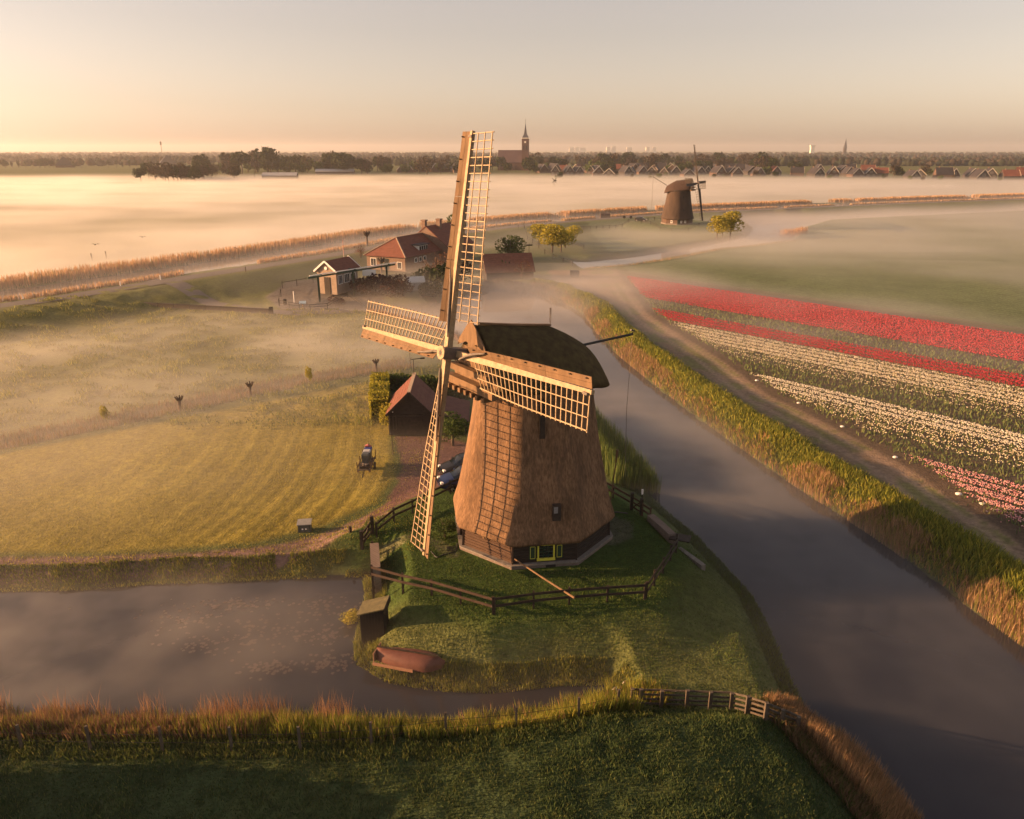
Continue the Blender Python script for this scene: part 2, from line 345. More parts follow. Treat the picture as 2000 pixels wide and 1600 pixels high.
def thatch_mat(name, c1, c2, c3):
    """straw: fine streaks running down, broad weathering, mossy and repaired patches"""
    m = bpy.data.materials.new(name); t, o, b = nodes_of(m); N = t.nodes.new; L = t.links.new; g = N('ShaderNodeNewGeometry')
    def noise(sc, st, det=6):
        mp = N('ShaderNodeMapping'); mp.inputs['Scale'].default_value = st; L(g.outputs['Position'], mp.inputs['Vector']); n = N('ShaderNodeTexNoise'); n.inputs['Scale'].default_value = sc; n.inputs['Detail'].default_value = det; n.inputs['Roughness'].default_value = .7; L(mp.outputs[0], n.inputs['Vector']); return n.outputs['Fac']
    def rng_(x, a0, a1):
        r = N('ShaderNodeMapRange'); r.inputs['From Min'].default_value = a0; r.inputs['From Max'].default_value = a1; L(x, r.inputs['Value']); return r.outputs[0]
    fine = noise(9, (1, 1, .22)); broad = noise(.55, (1, 1, .6), 4); patch = noise(.8, (1.4, 1.4, .5), 3)
    m1 = N('ShaderNodeMix'); m1.data_type = 'RGBA'; m1.inputs['A'].default_value = (*c1, 1); m1.inputs['B'].default_value = (*c2, 1); L(rng_(fine, .38, .64), m1.inputs['Factor'])
    m2 = N('ShaderNodeMix'); m2.data_type = 'RGBA'; L(m1.outputs['Result'], m2.inputs['A']); m2.inputs['B'].default_value = (*c3, 1); L(rng_(patch, .5, .75), m2.inputs['Factor'])
    m3 = N('ShaderNodeMix'); m3.data_type = 'RGBA'; m3.blend_type = 'MULTIPLY'; m3.inputs['Factor'].default_value = 1; L(m2.outputs['Result'], m3.inputs['A']); r = N('ShaderNodeMapRange'); r.inputs['From Min'].default_value = .3; r.inputs['From Max'].default_value = .7; r.inputs['To Min'].default_value = .72; r.inputs['To Max'].default_value = 1.25; L(broad, r.inputs['Value']); L(r.outputs[0], m3.inputs['B'])
    L(m3.outputs['Result'], b.inputs['Base Color']); b.inputs['Roughness'].default_value = .95; b.inputs['Specular IOR Level'].default_value = .08
    bp = N('ShaderNodeBump'); bp.inputs['Strength'].default_value = .6; bp.inputs['Distance'].default_value = .06; L(noise(14, (1, 1, .3)), bp.inputs['Height']); L(bp.outputs[0], b.inputs['Normal']); MATS[name] = m; return m
THATCH = thatch_mat('reed_thatch', (.115, .07, .042), (.225, .14, .083), (.085, .057, .04))
THATCH_OLD = mat('mossy_thatch', (.045, .032, .02), (.10, .08, .035), scale=2.2, rough=.97, bump=1.0, bscale=12, dist=.06, spec=.05)
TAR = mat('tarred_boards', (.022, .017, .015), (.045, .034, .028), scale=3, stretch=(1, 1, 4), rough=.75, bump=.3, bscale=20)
TARLIT = mat('sunlit_tarred_boards', (.055, .032, .022), (.10, .06, .04), scale=2, stretch=(1, 1, 5), rough=.8, bump=.3, bscale=20)  # tar boards again, with warm sunlight put into the brown tone
WOODB = mat('weathered_oak', (.10, .06, .03), (.19, .115, .06), scale=3, stretch=(1, 1, .25), rough=.8, bump=.4, bscale=16)
WOODG = mat('grey_wood', (.06, .05, .04), (.11, .09, .07), scale=4, rough=.85, bump=.4, bscale=20)
WOODD = mat('dark_stained_wood', (.018, .014, .012), (.045, .032, .024), scale=4, rough=.7, bump=.3, bscale=20)
CREAM = mat('cream_paint', (.22, .15, .08), (.38, .28, .165), scale=4, rough=.6, bump=.15, bscale=20)
WHITE = mat('white_paint', (.72, .70, .66), (.82, .80, .77), scale=6, rough=.6)
YELLOW = mat('yellow_paint', (.55, .50, .05), (.62, .58, .08), scale=6, rough=.55)
GREEN = mat('dark_green_paint', (.012, .035, .022), (.02, .05, .032), scale=6, rough=.5)
IRON = mat('black_iron', (.02, .02, .022), (.04, .038, .036), scale=8, rough=.5, metal=.3)
CANVAS = mat('rolled_canvas', (.10, .085, .075), (.20, .17, .14), scale=6, rough=.9)
def glass_mat():
    m = bpy.data.materials.new('window_glass'); t, o, b = nodes_of(m); b.inputs['Base Color'].default_value = (.02, .022, .025, 1)
    b.inputs['Roughness'].default_value = .08; b.inputs['Specular IOR Level'].default_value = .8; MATS['window_glass'] = m; return m
GLASS = glass_mat()
def brick_mat(name, c1, c2, mortar, sc=1.0, rough=.9):
    m = bpy.data.materials.new(name); t, o, b = nodes_of(m); N = t.nodes.new; L = t.links.new
    g = N('ShaderNodeNewGeometry'); mp = N('ShaderNodeSeparateXYZ'); L(g.outputs['Position'], mp.inputs[0])
    ad = N('ShaderNodeMath'); ad.operation = 'ADD'; L(mp.outputs[0], ad.inputs[0]); L(mp.outputs[1], ad.inputs[1])
    cb = N('ShaderNodeCombineXYZ'); L(ad.outputs[0], cb.inputs[0]); L(mp.outputs[2], cb.inputs[1])
    br = N('ShaderNodeTexBrick'); br.inputs['Scale'].default_value = sc; br.inputs['Brick Width'].default_value = .22; br.inputs['Row Height'].default_value = .07; br.inputs['Mortar Size'].default_value = .01
    br.inputs['Color1'].default_value = (*c1, 1); br.inputs['Color2'].default_value = (*c2, 1); br.inputs['Mortar'].default_value = (*mortar, 1)
    L(cb.outputs[0], br.inputs['Vector']); n = N('ShaderNodeTexNoise'); n.inputs['Scale'].default_value = 1.5; n.inputs['Detail'].default_value = 6; L(g.outputs['Position'], n.inputs['Vector'])
    r = N('ShaderNodeMapRange'); r.inputs['To Min'].default_value = .7; r.inputs['To Max'].default_value = 1.3; L(n.outputs['Fac'], r.inputs['Value'])
    mx = N('ShaderNodeMix'); mx.data_type = 'RGBA'; mx.blend_type = 'MULTIPLY'; mx.inputs['Factor'].default_value = 1; L(br.outputs['Color'], mx.inputs['A']); L(r.outputs[0], mx.inputs['B'])
    L(mx.outputs['Result'], b.inputs['Base Color']); b.inputs['Roughness'].default_value = rough
    bp = N('ShaderNodeBump'); bp.inputs['Strength'].default_value = .5; bp.inputs['Distance'].default_value = .01; bp.invert = True; L(br.outputs['Fac'], bp.inputs['Height']); L(bp.outputs[0], b.inputs['Normal'])
    MATS[name] = m; return m
BRICK = brick_mat('red_brown_brick', (.15, .07, .045), (.21, .105, .065), (.2, .18, .15))
PALEBRICK = brick_mat('pale_plinth_brick', (.12, .085, .07), (.17, .125, .10), (.2, .18, .16))
def tile_mat(name, c1, c2, row=.33):
    """clay tile courses: waves along the slope and across it"""
    m = bpy.data.materials.new(name); t, o, b = nodes_of(m); N = t.nodes.new; L = t.links.new
    g = N('ShaderNodeNewGeometry'); n = N('ShaderNodeTexNoise'); n.inputs['Scale'].default_value = 1.6; n.inputs['Detail'].default_value = 8; n.inputs['Roughness'].default_value = .8; L(g.outputs['Position'], n.inputs['Vector'])
    mx = N('ShaderNodeMix'); mx.data_type = 'RGBA'; mx.inputs['A'].default_value = (*c1, 1); mx.inputs['B'].default_value = (*c2, 1)
    r = N('ShaderNodeMapRange'); r.inputs['From Min'].default_value = .35; r.inputs['From Max'].default_value = .65; L(n.outputs['Fac'], r.inputs['Value']); L(r.outputs[0], mx.inputs['Factor']); L(mx.outputs['Result'], b.inputs['Base Color'])
    w = N('ShaderNodeTexWave'); w.bands_direction = 'Z'; w.inputs['Scale'].default_value = 1/(row*3.2)*1.0; w.inputs['Distortion'].default_value = .6; w.inputs['Detail'].default_value = 1; L(g.outputs['Position'], w.inputs['Vector'])
    bp = N('ShaderNodeBump'); bp.inputs['Strength'].default_value = .8; bp.inputs['Distance'].default_value = .05; L(w.outputs['Fac'], bp.inputs['Height']); L(bp.outputs[0], b.inputs['Normal']); b.inputs['Roughness'].default_value = .85
    MATS[name] = m; return m
TILE = tile_mat('red_clay_tiles', (.11, .035, .022), (.19, .065, .04)); TILED = tile_mat('dark_roof_tiles', (.035, .028, .03), (.07, .055, .055))
TILEO = tile_mat('old_brown_red_tiles', (.10, .035, .025), (.17, .07, .045))

# ---------------------------------------------------------------- the windmills
def windmill(name, label, loc, front, octa, near=True, rot=math.radians(3.2), R0=5.05, arm=11.9, group=None, hubt=5.74):
    root = empty(name, loc, 0, label, 'windmill', group)
    ca, sa = math.cos, math.sin
    ah = Vector((ca(front), sa(front), 0)); hh = Vector((-ah.y, ah.x, 0))     # hh: towards the viewer's right when facing the sails
    tilt = math.radians(11.3); a = (ah*ca(tilt)+Vector((0, 0, 1))*sa(tilt)); up = a.cross(hh)*1.0
    if up.z < 0: up = -up
    cor = [octa+i*math.pi/4 for i in range(8)]
    def ring_pt(R, i, f, z):
        p = Vector((ca(cor[i % 8])*R, sa(cor[i % 8])*R, z)); q = Vector((ca(cor[(i+1) % 8])*R, sa(cor[(i+1) % 8])*R, z)); return p.lerp(q, f)
    # thatched body
    prof = [(1.72, 4.98), (1.66, 5.38), (1.80, 5.44), (2.1, 5.34), (2.6, 5.17), (3.2, 5.0), (4.2, 4.76), (5.4, 4.50), (6.8, 4.23), (8.2, 4.0), (9.4, 3.82), (10.5, 3.66)]
    zs = []
    for (z0, r0), (z1, r1) in zip(prof, prof[1:]):
        k = 3 if z1-z0 > .4 else 1
        for j in range(k): zs.append((z0+(z1-z0)*j/k, r0+(r1-r0)*j/k))
    zs.append(prof[-1]); ns = 8 if near else 2; V = []; M_ = 8*ns
    for k, (z, r) in enumerate(zs):
        for i in range(8):
            for j in range(ns):
                f = j/ns; p = ring_pt(r, i, f, z); e = min(f, 1-f)
                rr = 1-(.012 if e == 0 else 0); wob = (vnoise(np.array([i*3+f*3.+loc[0]]), np.array([z*1.3]), 1, 3)[0]*.012) if k > 0 else 0
                d = Vector((p.x, p.y, 0)).normalized(); p = Vector((p.x*rr, p.y*rr, p.z))+d*wob
                if k in (1, 2): p.z += random.uniform(-.05, .03)
                V.append(p)
    Fs = [(k*M_+i, k*M_+(i+1) % M_, (k+1)*M_+(i+1) % M_, (k+1)*M_+i) for k in range(len(zs)-1) for i in range(M_)]
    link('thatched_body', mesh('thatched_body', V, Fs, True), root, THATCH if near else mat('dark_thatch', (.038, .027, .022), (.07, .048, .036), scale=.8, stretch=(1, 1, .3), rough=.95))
    # brick plinth with a white ledge
    pl = MB(); pl.prism([(ca(c)*R0*1.045, sa(c)*R0*1.045) for c in cor], -.5, .30); pl.build('plinth', PALEBRICK, root)
    lg = MB(); lg.prism([(ca(c)*R0*1.052, sa(c)*R0*1.052) for c in cor], .302, .36); lg.build('plinth_ledge', mat('limewashed_ledge', (.15, .135, .12), (.24, .22, .20), scale=5), root)
    inner = MB(); inner.prism([(ca(c)*4.85, sa(c)*4.85) for c in cor], .3, 1.75); inner.build('inner_wall', TAR, root)
    if near:
        for i in range(8):
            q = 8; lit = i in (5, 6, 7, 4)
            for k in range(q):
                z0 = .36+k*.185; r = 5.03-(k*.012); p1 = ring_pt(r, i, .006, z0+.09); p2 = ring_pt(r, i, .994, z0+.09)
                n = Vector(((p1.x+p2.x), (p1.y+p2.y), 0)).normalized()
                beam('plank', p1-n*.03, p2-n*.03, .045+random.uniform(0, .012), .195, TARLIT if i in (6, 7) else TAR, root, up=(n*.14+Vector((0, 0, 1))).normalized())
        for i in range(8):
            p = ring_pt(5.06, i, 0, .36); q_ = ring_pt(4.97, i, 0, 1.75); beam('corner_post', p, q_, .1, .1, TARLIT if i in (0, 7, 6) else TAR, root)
    else:
        w_ = MB(); w_.add([ring_pt(5.05, i, 0, .36) for i in range(8)]+[ring_pt(4.95, i, 0, 1.75) for i in range(8)], [(i, (i+1) % 8, 8+(i+1) % 8, 8+i) for i in range(8)]); w_.build('board_wall', TARLIT, root)
    def on_face(i, f, z, out_=0.0, R=None):
        R = R if R else np.interp(z, [p[0] for p in prof[2:]], [p[1] for p in prof[2:]]); p = ring_pt(R, i, f, z)
        n = ring_pt(1, i, .5, 0).normalized(); t = (ring_pt(1, i, 1, 0)-ring_pt(1, i, 0, 0)).normalized(); return p+n*out_, n, t
    def window(i, f, z, w, h, R=5.0, m=YELLOW, shut=True, bars=(3, 4)):
        c, n, t = on_face(i, f, z, .06, R); Z = Vector((0, 0, 1)); rz = math.atan2(t.y, t.x)
        fr = MB(); b = .085
        for s_ in (-1, 1): fr.bar(c+t*s_*(w/2)-Z*h/2, c+t*s_*(w/2)+Z*h/2, b, .12, n)
        fr.bar(c-t*(w/2+.08)-Z*h/2, c+t*(w/2+.08)-Z*h/2, .16, .13, n); fr.bar(c-t*w/2+Z*h/2, c+t*w/2+Z*h/2, b, .12, n)
        F_ = fr.build('window', m, root)
        g = MB(); g.box(c-n*.03, (w, .02, h), Matrix.Rotation(rz, 3, 'Z')); g.build('pane', GLASS, F_)
        for k in range(1, bars[0]): beam('glazing_bar', c+t*(k/bars[0]-.5)*w-Z*h/2, c+t*(k/bars[0]-.5)*w+Z*h/2, .03, .04, WHITE if m is not YELLOW else GREEN, F_, n)
        for k in range(1, bars[1]): beam('glazing_bar', c-t*w/2+Z*(k/bars[1]-.5)*h, c+t*w/2+Z*(k/bars[1]-.5)*h, .03, .04, WHITE if m is not YELLOW else GREEN, F_, n)
        if shut:
            for s_ in (-1, 1):
                cs = c+t*s_*(w/2+.33); sh = MB(); sh.box(cs, (.42, .05, h*.95), Matrix.Rotation(rz, 3, 'Z')); so = sh.build('shutter', GREEN, root); tr = MB(); cc = cs+n*.03
                for q in (-1, 1): tr.bar(cc+t*q*.14-Z*h*.4, cc+t*q*.14+Z*h*.4, .025, .03, n); tr.bar(cc-t*.14+Z*q*h*.4, cc+t*.14+Z*q*h*.4, .025, .03, n)
                tr.build('shutter_trim', YELLOW, so)
    if near:
        window(0, .52, 1.05, .95, .98)
        vent = MB(); c, n, t = on_face(0, .58, .15, .0, R0*1.047); vent.box(c, (.6, .06, .24), Matrix.Rotation(math.atan2(t.y, t.x), 3, 'Z')); vent.build('cellar_vent', IRON, root)
        c, n, t = on_face(0, .68, 3.55, .02); lw = MB(); lw.box(c, (.50, .30, 1.0), Matrix.Rotation(math.atan2(t.y, t.x), 3, 'Z')); lo = lw.build('loft_window', TAR, root)
        lp = MB(); lp.box(c+n*.155+Vector((0, 0, .2))-t*.06, (.24, .02, .40), Matrix.Rotation(math.atan2(t.y, t.x), 3, 'Z')); lp.build('pane', mat('hazy_pane', (.16, .16, .17), (.24, .24, .25), rough=.2), lo)
        c, n, t = on_face(0, .47, 9.0, .10); st_ = MB(); st_.bar(c-Vector((0, 0, 1.1)), c+Vector((0, 0, 1.2)), .32, .25, n); st_.build('dark_strip', WOODD, root)  # plain dark upright on the thatch just below the cap
        c, n, t = on_face(7, .46, 1.5, .05, 5.0); vb = MB(); vb.box(c, (.3, .1, .26), Matrix.Rotation(math.atan2(t.y, t.x), 3, 'Z')); vb.build('vent_box', WOODB, root)
        # door on the left flank
        c, n, t = on_face(6, .5, 1.0, .06, 5.0); R_ = Matrix.Rotation(math.atan2(t.y, t.x), 3, 'Z')
        dr = MB(); dr.box(c, (1.1, .08, 1.75), R_); do = dr.build('door', mat('brown_door', (.14, .06, .03), (.2, .09, .05), scale=3), root)
        for q in (-1, 1): beam('door_jamb', c+t*q*.6-Vector((0, 0, .9)), c+t*q*.6+Vector((0, 0, .9)), .1, .14, TAR, do, up=n)
        # iron drain elbow and grating on the right flank
        c, n, t = on_face(2, .1, 1.5, .12, 5.0); tb = MB(); tb.tube([c+Vector((0, 0, .2)), c+n*.5+Vector((0, 0, .25)), c+n*1.2+Vector((0, 0, .1))], .04, 6); tb.build('bracket', IRON, root)
        c, n, t = on_face(1, .75, 1.58, .12, 5.0); tb = MB(); tb.box(c, (.16, .12, .16), Matrix.Rotation(math.atan2(t.y, t.x), 3, 'Z')); tb.build('lamp', WHITE, root)
    else:
        window(0, .35, .95, .5, .6, shut=False, m=WHITE, bars=(2, 2)); window(0, .7, .95, .5, .6, shut=False, m=WHITE, bars=(2, 2)); window(7, .5, .95, .6, .7, shut=False, m=WHITE, bars=(2, 2))
        for z_ in (8.6, 4.6):
            c, n, t = on_face(0, .5, z_, .0); lw = MB(); lw.box(c, (.4, .3, .9), Matrix.Rotation(math.atan2(t.y, t.x), 3, 'Z')); lw.build('loft_window', TAR, root)
        c, n, t = on_face(0, .12, .98, .06, 5.0); dr = MB(); dr.box(c, (.9, .08, 1.7), Matrix.Rotation(math.atan2(t.y, t.x), 3, 'Z')); dr.build('door', GREEN, root)
    # curb ring under the cap
    cr = MB(); cr.prism([(ca(t)*3.72, sa(t)*3.72) for t in [k*math.pi/12 for k in range(24)]], 10.42, 10.78); cr.build('curb_ring', WOODB if near else TAR, root)
    # cap: an upturned-boat shape lofted along the shaft
    def L3(t, y, z): return ah*t+hh*y+Vector((0, 0, z))
    sec = [(4.15, 2.35, 10.95, 14.25), (4.0, 2.5, 10.9, 14.28), (3.0, 2.95, 10.8, 14.12), (1.5, 3.35, 10.65, 13.88), (0, 3.55, 10.55, 13.68), (-1.2, 3.55, 10.5, 13.52),
           (-2.2, 3.35, 10.35, 13.05), (-3.0, 2.95, 10.1, 12.6), (-3.7, 2.55, 9.9, 12.15), (-4.25, 2.2, 9.75, 11.75), (-4.3, 2.0, 9.8, 11.6)]
    pr = [(-.97, -.05), (-1.03, .02), (-.95, .16), (-.80, .36), (-.60, .58), (-.38, .78), (-.18, .92), (-.05, .99), (.05, .99), (.18, .92), (.38, .78), (.60, .58), (.80, .36), (.95, .16), (1.03, .02), (.97, -.05)]
    V = []; m = len(pr)
    for t, w, zb, zr in sec:
        for y, zf in pr:
            wob = random.uniform(-.025, .025) if near else 0; V.append(L3(t+wob, y*w+wob, zb+zf*(zr-zb)+wob))
    Fs = [(k*m+i, k*m+i+1, (k+1)*m+i+1, (k+1)*m+i) for k in range(len(sec)-1) for i in range(m-1)]
    Fs.append(tuple(range(m-1, -1, -1))) ; Fs.append(tuple((len(sec)-1)*m+i for i in range(m)))
    Fs += [(k*m, (k+1)*m, (k+1)*m+m-1, k*m+m-1) for k in range(len(sec)-1)]
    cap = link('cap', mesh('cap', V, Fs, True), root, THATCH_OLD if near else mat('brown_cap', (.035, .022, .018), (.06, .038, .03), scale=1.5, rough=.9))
    rb = MB()
    for (t0, w0, b0, z0), (t1, w1, b1, z1) in zip(sec[1:5], sec[2:6]): rb.bar(L3(t0, 0, z0+.06), L3(t1, 0, z1+.06), .30, .10, (0, 0, 1))
    rb.build('ridge_board', WOODB if near else TAR, cap)
    # front gable with planks, beard and breast beam
    gm = WOODB
    if near:
        for k in range(9):
            y = -2.0+k*.5; hgt = np.interp(abs(y), [0, .5, 1, 1.5, 2.1, 2.3], [13.9, 13.4, 12.9, 12.4, 11.6, 11.2])
            beam('gable_plank', L3(4.20, y, 10.95), L3(4.20, y, hgt), .48, .05, gm, root, up=ah)
    else:
        g = MB(); g.add([L3(4.22, y, z) for y, z in ((-2.2, 10.95), (2.2, 10.95), (2.0, 11.8), (0, 14.1), (-2.0, 11.8))], [(0, 1, 2, 3, 4)]); g.build('gable', mat('pale_gable', (.42, .34, .27), (.5, .42, .34), scale=3), root)
    bb = MB(); bb.bar(L3(4.5, -2.5, 10.75), L3(4.5, 2.5, 10.75), .5, .45); bb.build('breast_beam', WOODB, root)
    bb = MB(); bb.bar(L3(4.62, -2.0, 11.6), L3(4.62, 2.0, 11.6), .35, .35); bb.build('weather_beam', WOODB, root)
    if near:
        for k in range(7): beam('dentil', L3(4.1, -1.9+k*.62, 10.38), L3(4.95, -1.9+k*.62, 10.38), .24, .26, WOODB, root)
        bd = MB(); bd.add([L3(4.45, y, z) for y, z in ((-1.5, 12.9), (-1.3, 13.3), (-.5, 14.15), (0, 14.6), (.5, 14.15), (1.3, 13.3), (1.5, 12.9), (.55, 13.25), (0, 13.1), (-.55, 13.25))]+
                      [L3(4.38, y, z) for y, z in ((-1.5, 12.9), (-1.3, 13.3), (-.5, 14.15), (0, 14.6), (.5, 14.15), (1.3, 13.3), (1.5, 12.9), (.55, 13.25), (0, 13.1), (-.55, 13.25))],
                      [tuple(range(10)), tuple(range(19, 9, -1))]+[(i, (i+1) % 10, 10+(i+1) % 10, 10+i) for i in range(10)])
        bd.build('storm_board', WOODB, root)
    # brake pole at the back, with the rope down to its post
    pe = L3(-7.9, .3, 12.15) if near else L3(-9.0, 0, 14.6)
    br = MB(); br.tube([L3(-3.0, 0, 11.9 if near else 11.4), pe], .085, 8); br.tube([pe, pe+ah*-.12+Vector((0, 0, .22)), pe+ah*.15+Vector((0, 0, .3))], .07, 6); po = br.build('brake_pole', IRON if near else TAR, root)
    rp = MB(); rp.tube([pe, pe.lerp(Vector((pe.x-.25, pe.y-1.6, 2.6)), .5)+Vector((-.12, 0, -.1)), Vector((pe.x-.25, pe.y-1.6, 2.6))] if near else [pe, pe+Vector((.1, 0, -13))], .018 if near else .04, 5); rp.build('brake_rope', CANVAS, po)
    # windshaft
    hub = L3(hubt, 0, 12.86); sh = MB(); sh.tube([hub-a*5.5, hub-a*.8], .32, 12); sh.build('windshaft', IRON, root)
    ph = MB(); Rm = Matrix((hh, up, a)).transposed(); ph.box(hub-a*.05, (.62, .62, 1.5), Rm)
    pob = ph.build('poll_end', mat('poll_paint', (.10, .08, .07), (.16, .12, .1), scale=5, rough=.6), root)
    fc = MB(); fc.add([hub+a*.74+(hh*ca(t)+up*sa(t))*.40 for t in [math.pi/8+k*math.pi/4 for k in range(8)]]+[hub+a*.70+(hh*ca(t)+up*sa(t))*.42 for t in [math.pi/8+k*math.pi/4 for k in range(8)]], [tuple(range(8)), tuple(range(15, 7, -1))]+[(k, 8+k, 8+(k+1) % 8, (k+1) % 8) for k in range(8)])
    fo = fc.build('poll_face', CREAM, root)
    st_ = MB(); pts = [hub+a*.75+(hh*ca(t)+up*sa(t))*(.26 if k % 2 else .10) for k, t in enumerate([j*math.pi/8 for j in range(16)])]; st_.add(pts, [tuple(range(16))]); st_.build('star', IRON, fo)
    # four sails: stock, hem laths, bars, wind boards
    cr_, sr_ = ca(rot), sa(rot); e1 = up*cr_-hh*sr_; e2 = hh*cr_+up*sr_
    arms = [(e1, e2, .28), (e2, -e1, -.28), (-e1, -e2, .28), (-e2, e1, -.28)]; arm0 = arm
    for k, (e, l, off) in enumerate(arms):
        arm = arm0-(.45 if k == 1 else 0)
        o_ = hub+a*off
        sk = MB(); pts = []
        for r, w in ((0, .36), (arm, .20)):
            c_ = o_+e*r; pts += [c_+l*sx*w/2+a*sy*w/2 for sx, sy in ((-1, -1), (1, -1), (1, 1), (-1, 1))]
        sk.add(pts, [(0, 1, 5, 4), (1, 2, 6, 5), (2, 3, 7, 6), (3, 0, 4, 7), (4, 5, 6, 7), (3, 2, 1, 0)])
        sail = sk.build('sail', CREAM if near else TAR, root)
        def fr(r):      # directions of lattice and board at radius r: the twist of the sail
            th = math.radians(np.interp(r, [2, 6, 12], [24, 13, 4])); return (l*ca(th)-a*sa(th)), (-l*ca(th*1.1+.17)+a*sa(th*1.1+.17))
        W_ = 1.78; r0 = 1.9; nb = 25 if near else 14
        for q in range(nb):
            r = r0+(arm-.15-r0)*q/(nb-1); d, b_ = fr(r); c_ = o_+e*r+a*.03
            jj = random.uniform(-.012, .012)
            beam('lattice_bar', c_-d*.12, c_+d*(W_+.10)+e*jj, .05 if near else .07, .05 if near else .07, CREAM if near else WOODG, sail, up=e)
        for y in ((.60, 1.18, W_) if near else (.9, W_)):
            ml = MB(); seg = 7; pts = [o_+e*(r0-.1+(arm-.05-r0)*s_/seg)+fr(r0+(arm-r0)*s_/seg)[0]*y+a*.06 for s_ in range(seg+1)]
            for p_, q_ in zip(pts, pts[1:]): ml.bar(p_, q_+(q_-p_).normalized()*.01, .045 if y < 1.5 else .06, .045, a)
            ml.build('hem_lath', CREAM if near else WOODG, sail)
        for s_ in range(3):
            ra = 1.7+(arm-1.7)*s_/3; rb_ = 1.7+(arm-1.7)*(s_+1)/3-.02
            for y0, y1 in ((.16, .43), (.445, .72)):
                V = []
                for r in (ra, (ra+rb_)/2, rb_):
                    d, b_ = fr(r); nn = b_.cross(e).normalized()*.018
                    for y in (y0, y1): V += [o_+e*r+b_*y+nn, o_+e*r+b_*y-nn]
                wb = MB(); wb.add(V, [(0, 1, 3, 2), (8, 10, 11, 9)]+[f for j in (0, 4) for f in ((j, j+2, j+6, j+4), (j+1, j+5, j+7, j+3), (j, j+4, j+5, j+1), (j+2, j+3, j+7, j+6))]); wb.build('wind_board', WOODB if near else TAR, sail)
        if near:
            for r in np.linspace(2.3, arm-.3, 9):
                d, b_ = fr(r); q_ = o_+e*r+b_*.62; kb = MB(); kb.bar(q_-a*.03, q_+a*.13, .06, .06, e); kb.build('peg', WOODD, sail)
            # rope and rolled cloth along the heel
            d, b_ = fr(4); cl = MB(); rr = {0: 4.6, 1: 3.4, 2: 5.0, 3: 3.6}[k]
            if k in (1, 3): pts = [o_+e*.8+a*.3-up*.25, o_+e*1.6+a*.32+b_*.1, o_+e*2.4+a*.30+b_*.35, o_+e*rr+b_*.55+a*.12]
            else: pts = [o_+e*.9+a*.25+l*.22, o_+e*2.0+a*.25+l*.05, o_+e*(rr-1)+a*.22-l*.1, o_+e*rr+b_*.3+a*.12]
            cl.tube(smooth3(pts), [.035, .06, .075, .08, .08, .07, .05, .035, .03][:len(smooth3(pts))] if len(smooth3(pts)) <= 9 else .06, 7); cl.build('furled_cloth', CANVAS, sail, True)
            tc = MB()
            c_ = o_+e*(arm-.3); tc.box(c_+a*.15+fr(arm)[0]*.1, (.3, .12, .16), Rm); tc.build('tip_knot', CANVAS, sail)
    return root
def smooth3(pts, it=1):
    pts = [Vector(p) for p in pts]
    for _ in range(it):
        q = [pts[0]]
        for a_, b_ in zip(pts, pts[1:]): q += [a_.lerp(b_, .25), a_.lerp(b_, .75)]
        q.append(pts[-1]); pts = q
    return pts
windmill('windmill', 'large thatched windmill with cream lattice sails in the centre foreground on its fenced mound', (MX, MY, 1.90), math.atan2(-.58, -.815), math.radians(-104.7))
fm = P(1322, 437, 2.6)
windmill('windmill', 'distant dark windmill with edge-on sails beside the misty canal bend', (fm[0], fm[1], 2.6), math.atan2(-.47, .88), math.radians(-101), near=False, rot=math.radians(-1), group=None)
# ---------------------------------------------------------------- buildings
ORD = ['first', 'second', 'third', 'fourth', 'fifth', 'sixth', 'seventh', 'eighth', 'ninth', 'tenth', 'eleventh', 'twelfth', 'thirteenth', 'fourteenth', 'fifteenth', 'sixteenth', 'seventeenth', 'eighteenth', 'nineteenth', 'twentieth', 'twenty-first', 'twenty-second', 'twenty-third', 'twenty-fourth', 'twenty-fifth', 'twenty-sixth', 'twenty-seventh', 'twenty-eighth', 'twenty-ninth', 'thirtieth', 'thirty-first', 'thirty-second', 'thirty-third', 'thirty-fourth', 'thirty-fifth', 'thirty-sixth', 'thirty-seventh', 'thirty-eighth', 'thirty-ninth', 'fortieth']
SHUT = mat('dark_window', (.02, .022, .03), (.04, .042, .05), scale=2, rough=.15, spec=.8)
def wall_shell(x0, x1, y0, y1, h, gable=0, asym=0):
    """walls with gables at both x ends; ridge along x"""
    mb = MB(); ym = (y0+y1)/2+asym
    V = [(x0, y0, 0), (x1, y0, 0), (x1, y1, 0), (x0, y1, 0), (x0, y0, h), (x1, y0, h), (x1, y1, h), (x0, y1, h)]
    Fs = [(0, 1, 5, 4), (1, 2, 6, 5), (2, 3, 7, 6), (3, 0, 4, 7)]
    if gable: V += [(x0, ym, h+gable), (x1, ym, h+gable)]; Fs += [(4, 8, 7), (5, 6, 9)]
    return mb.add(V, Fs)
def roof_slabs(x0, x1, y0, y1, h, g, over=.3, th=.16, asym=0):
    mb = MB(); ym = (y0+y1)/2+asym; X0, X1 = x0-over, x1+over
    for ye, s in ((y0, -1), (y1, 1)):
        k = over*g/abs(ye-ym); yo = ye+s*over; zo = h-k
        V = [(X0, ym, h+g), (X1, ym, h+g), (X1, yo, zo), (X0, yo, zo)]; V += [(x, y, z+th) for x, y, z in V]
        mb.add(V, [(4, 5, 6, 7), (3, 2, 1, 0), (0, 1, 5, 4), (2, 3, 7, 6), (1, 2, 6, 5), (3, 0, 4, 7)] if s < 0 else [(7, 6, 5, 4), (0, 1, 2, 3), (4, 5, 1, 0), (6, 7, 3, 2), (5, 6, 2, 1), (7, 4, 0, 3)])
    return mb
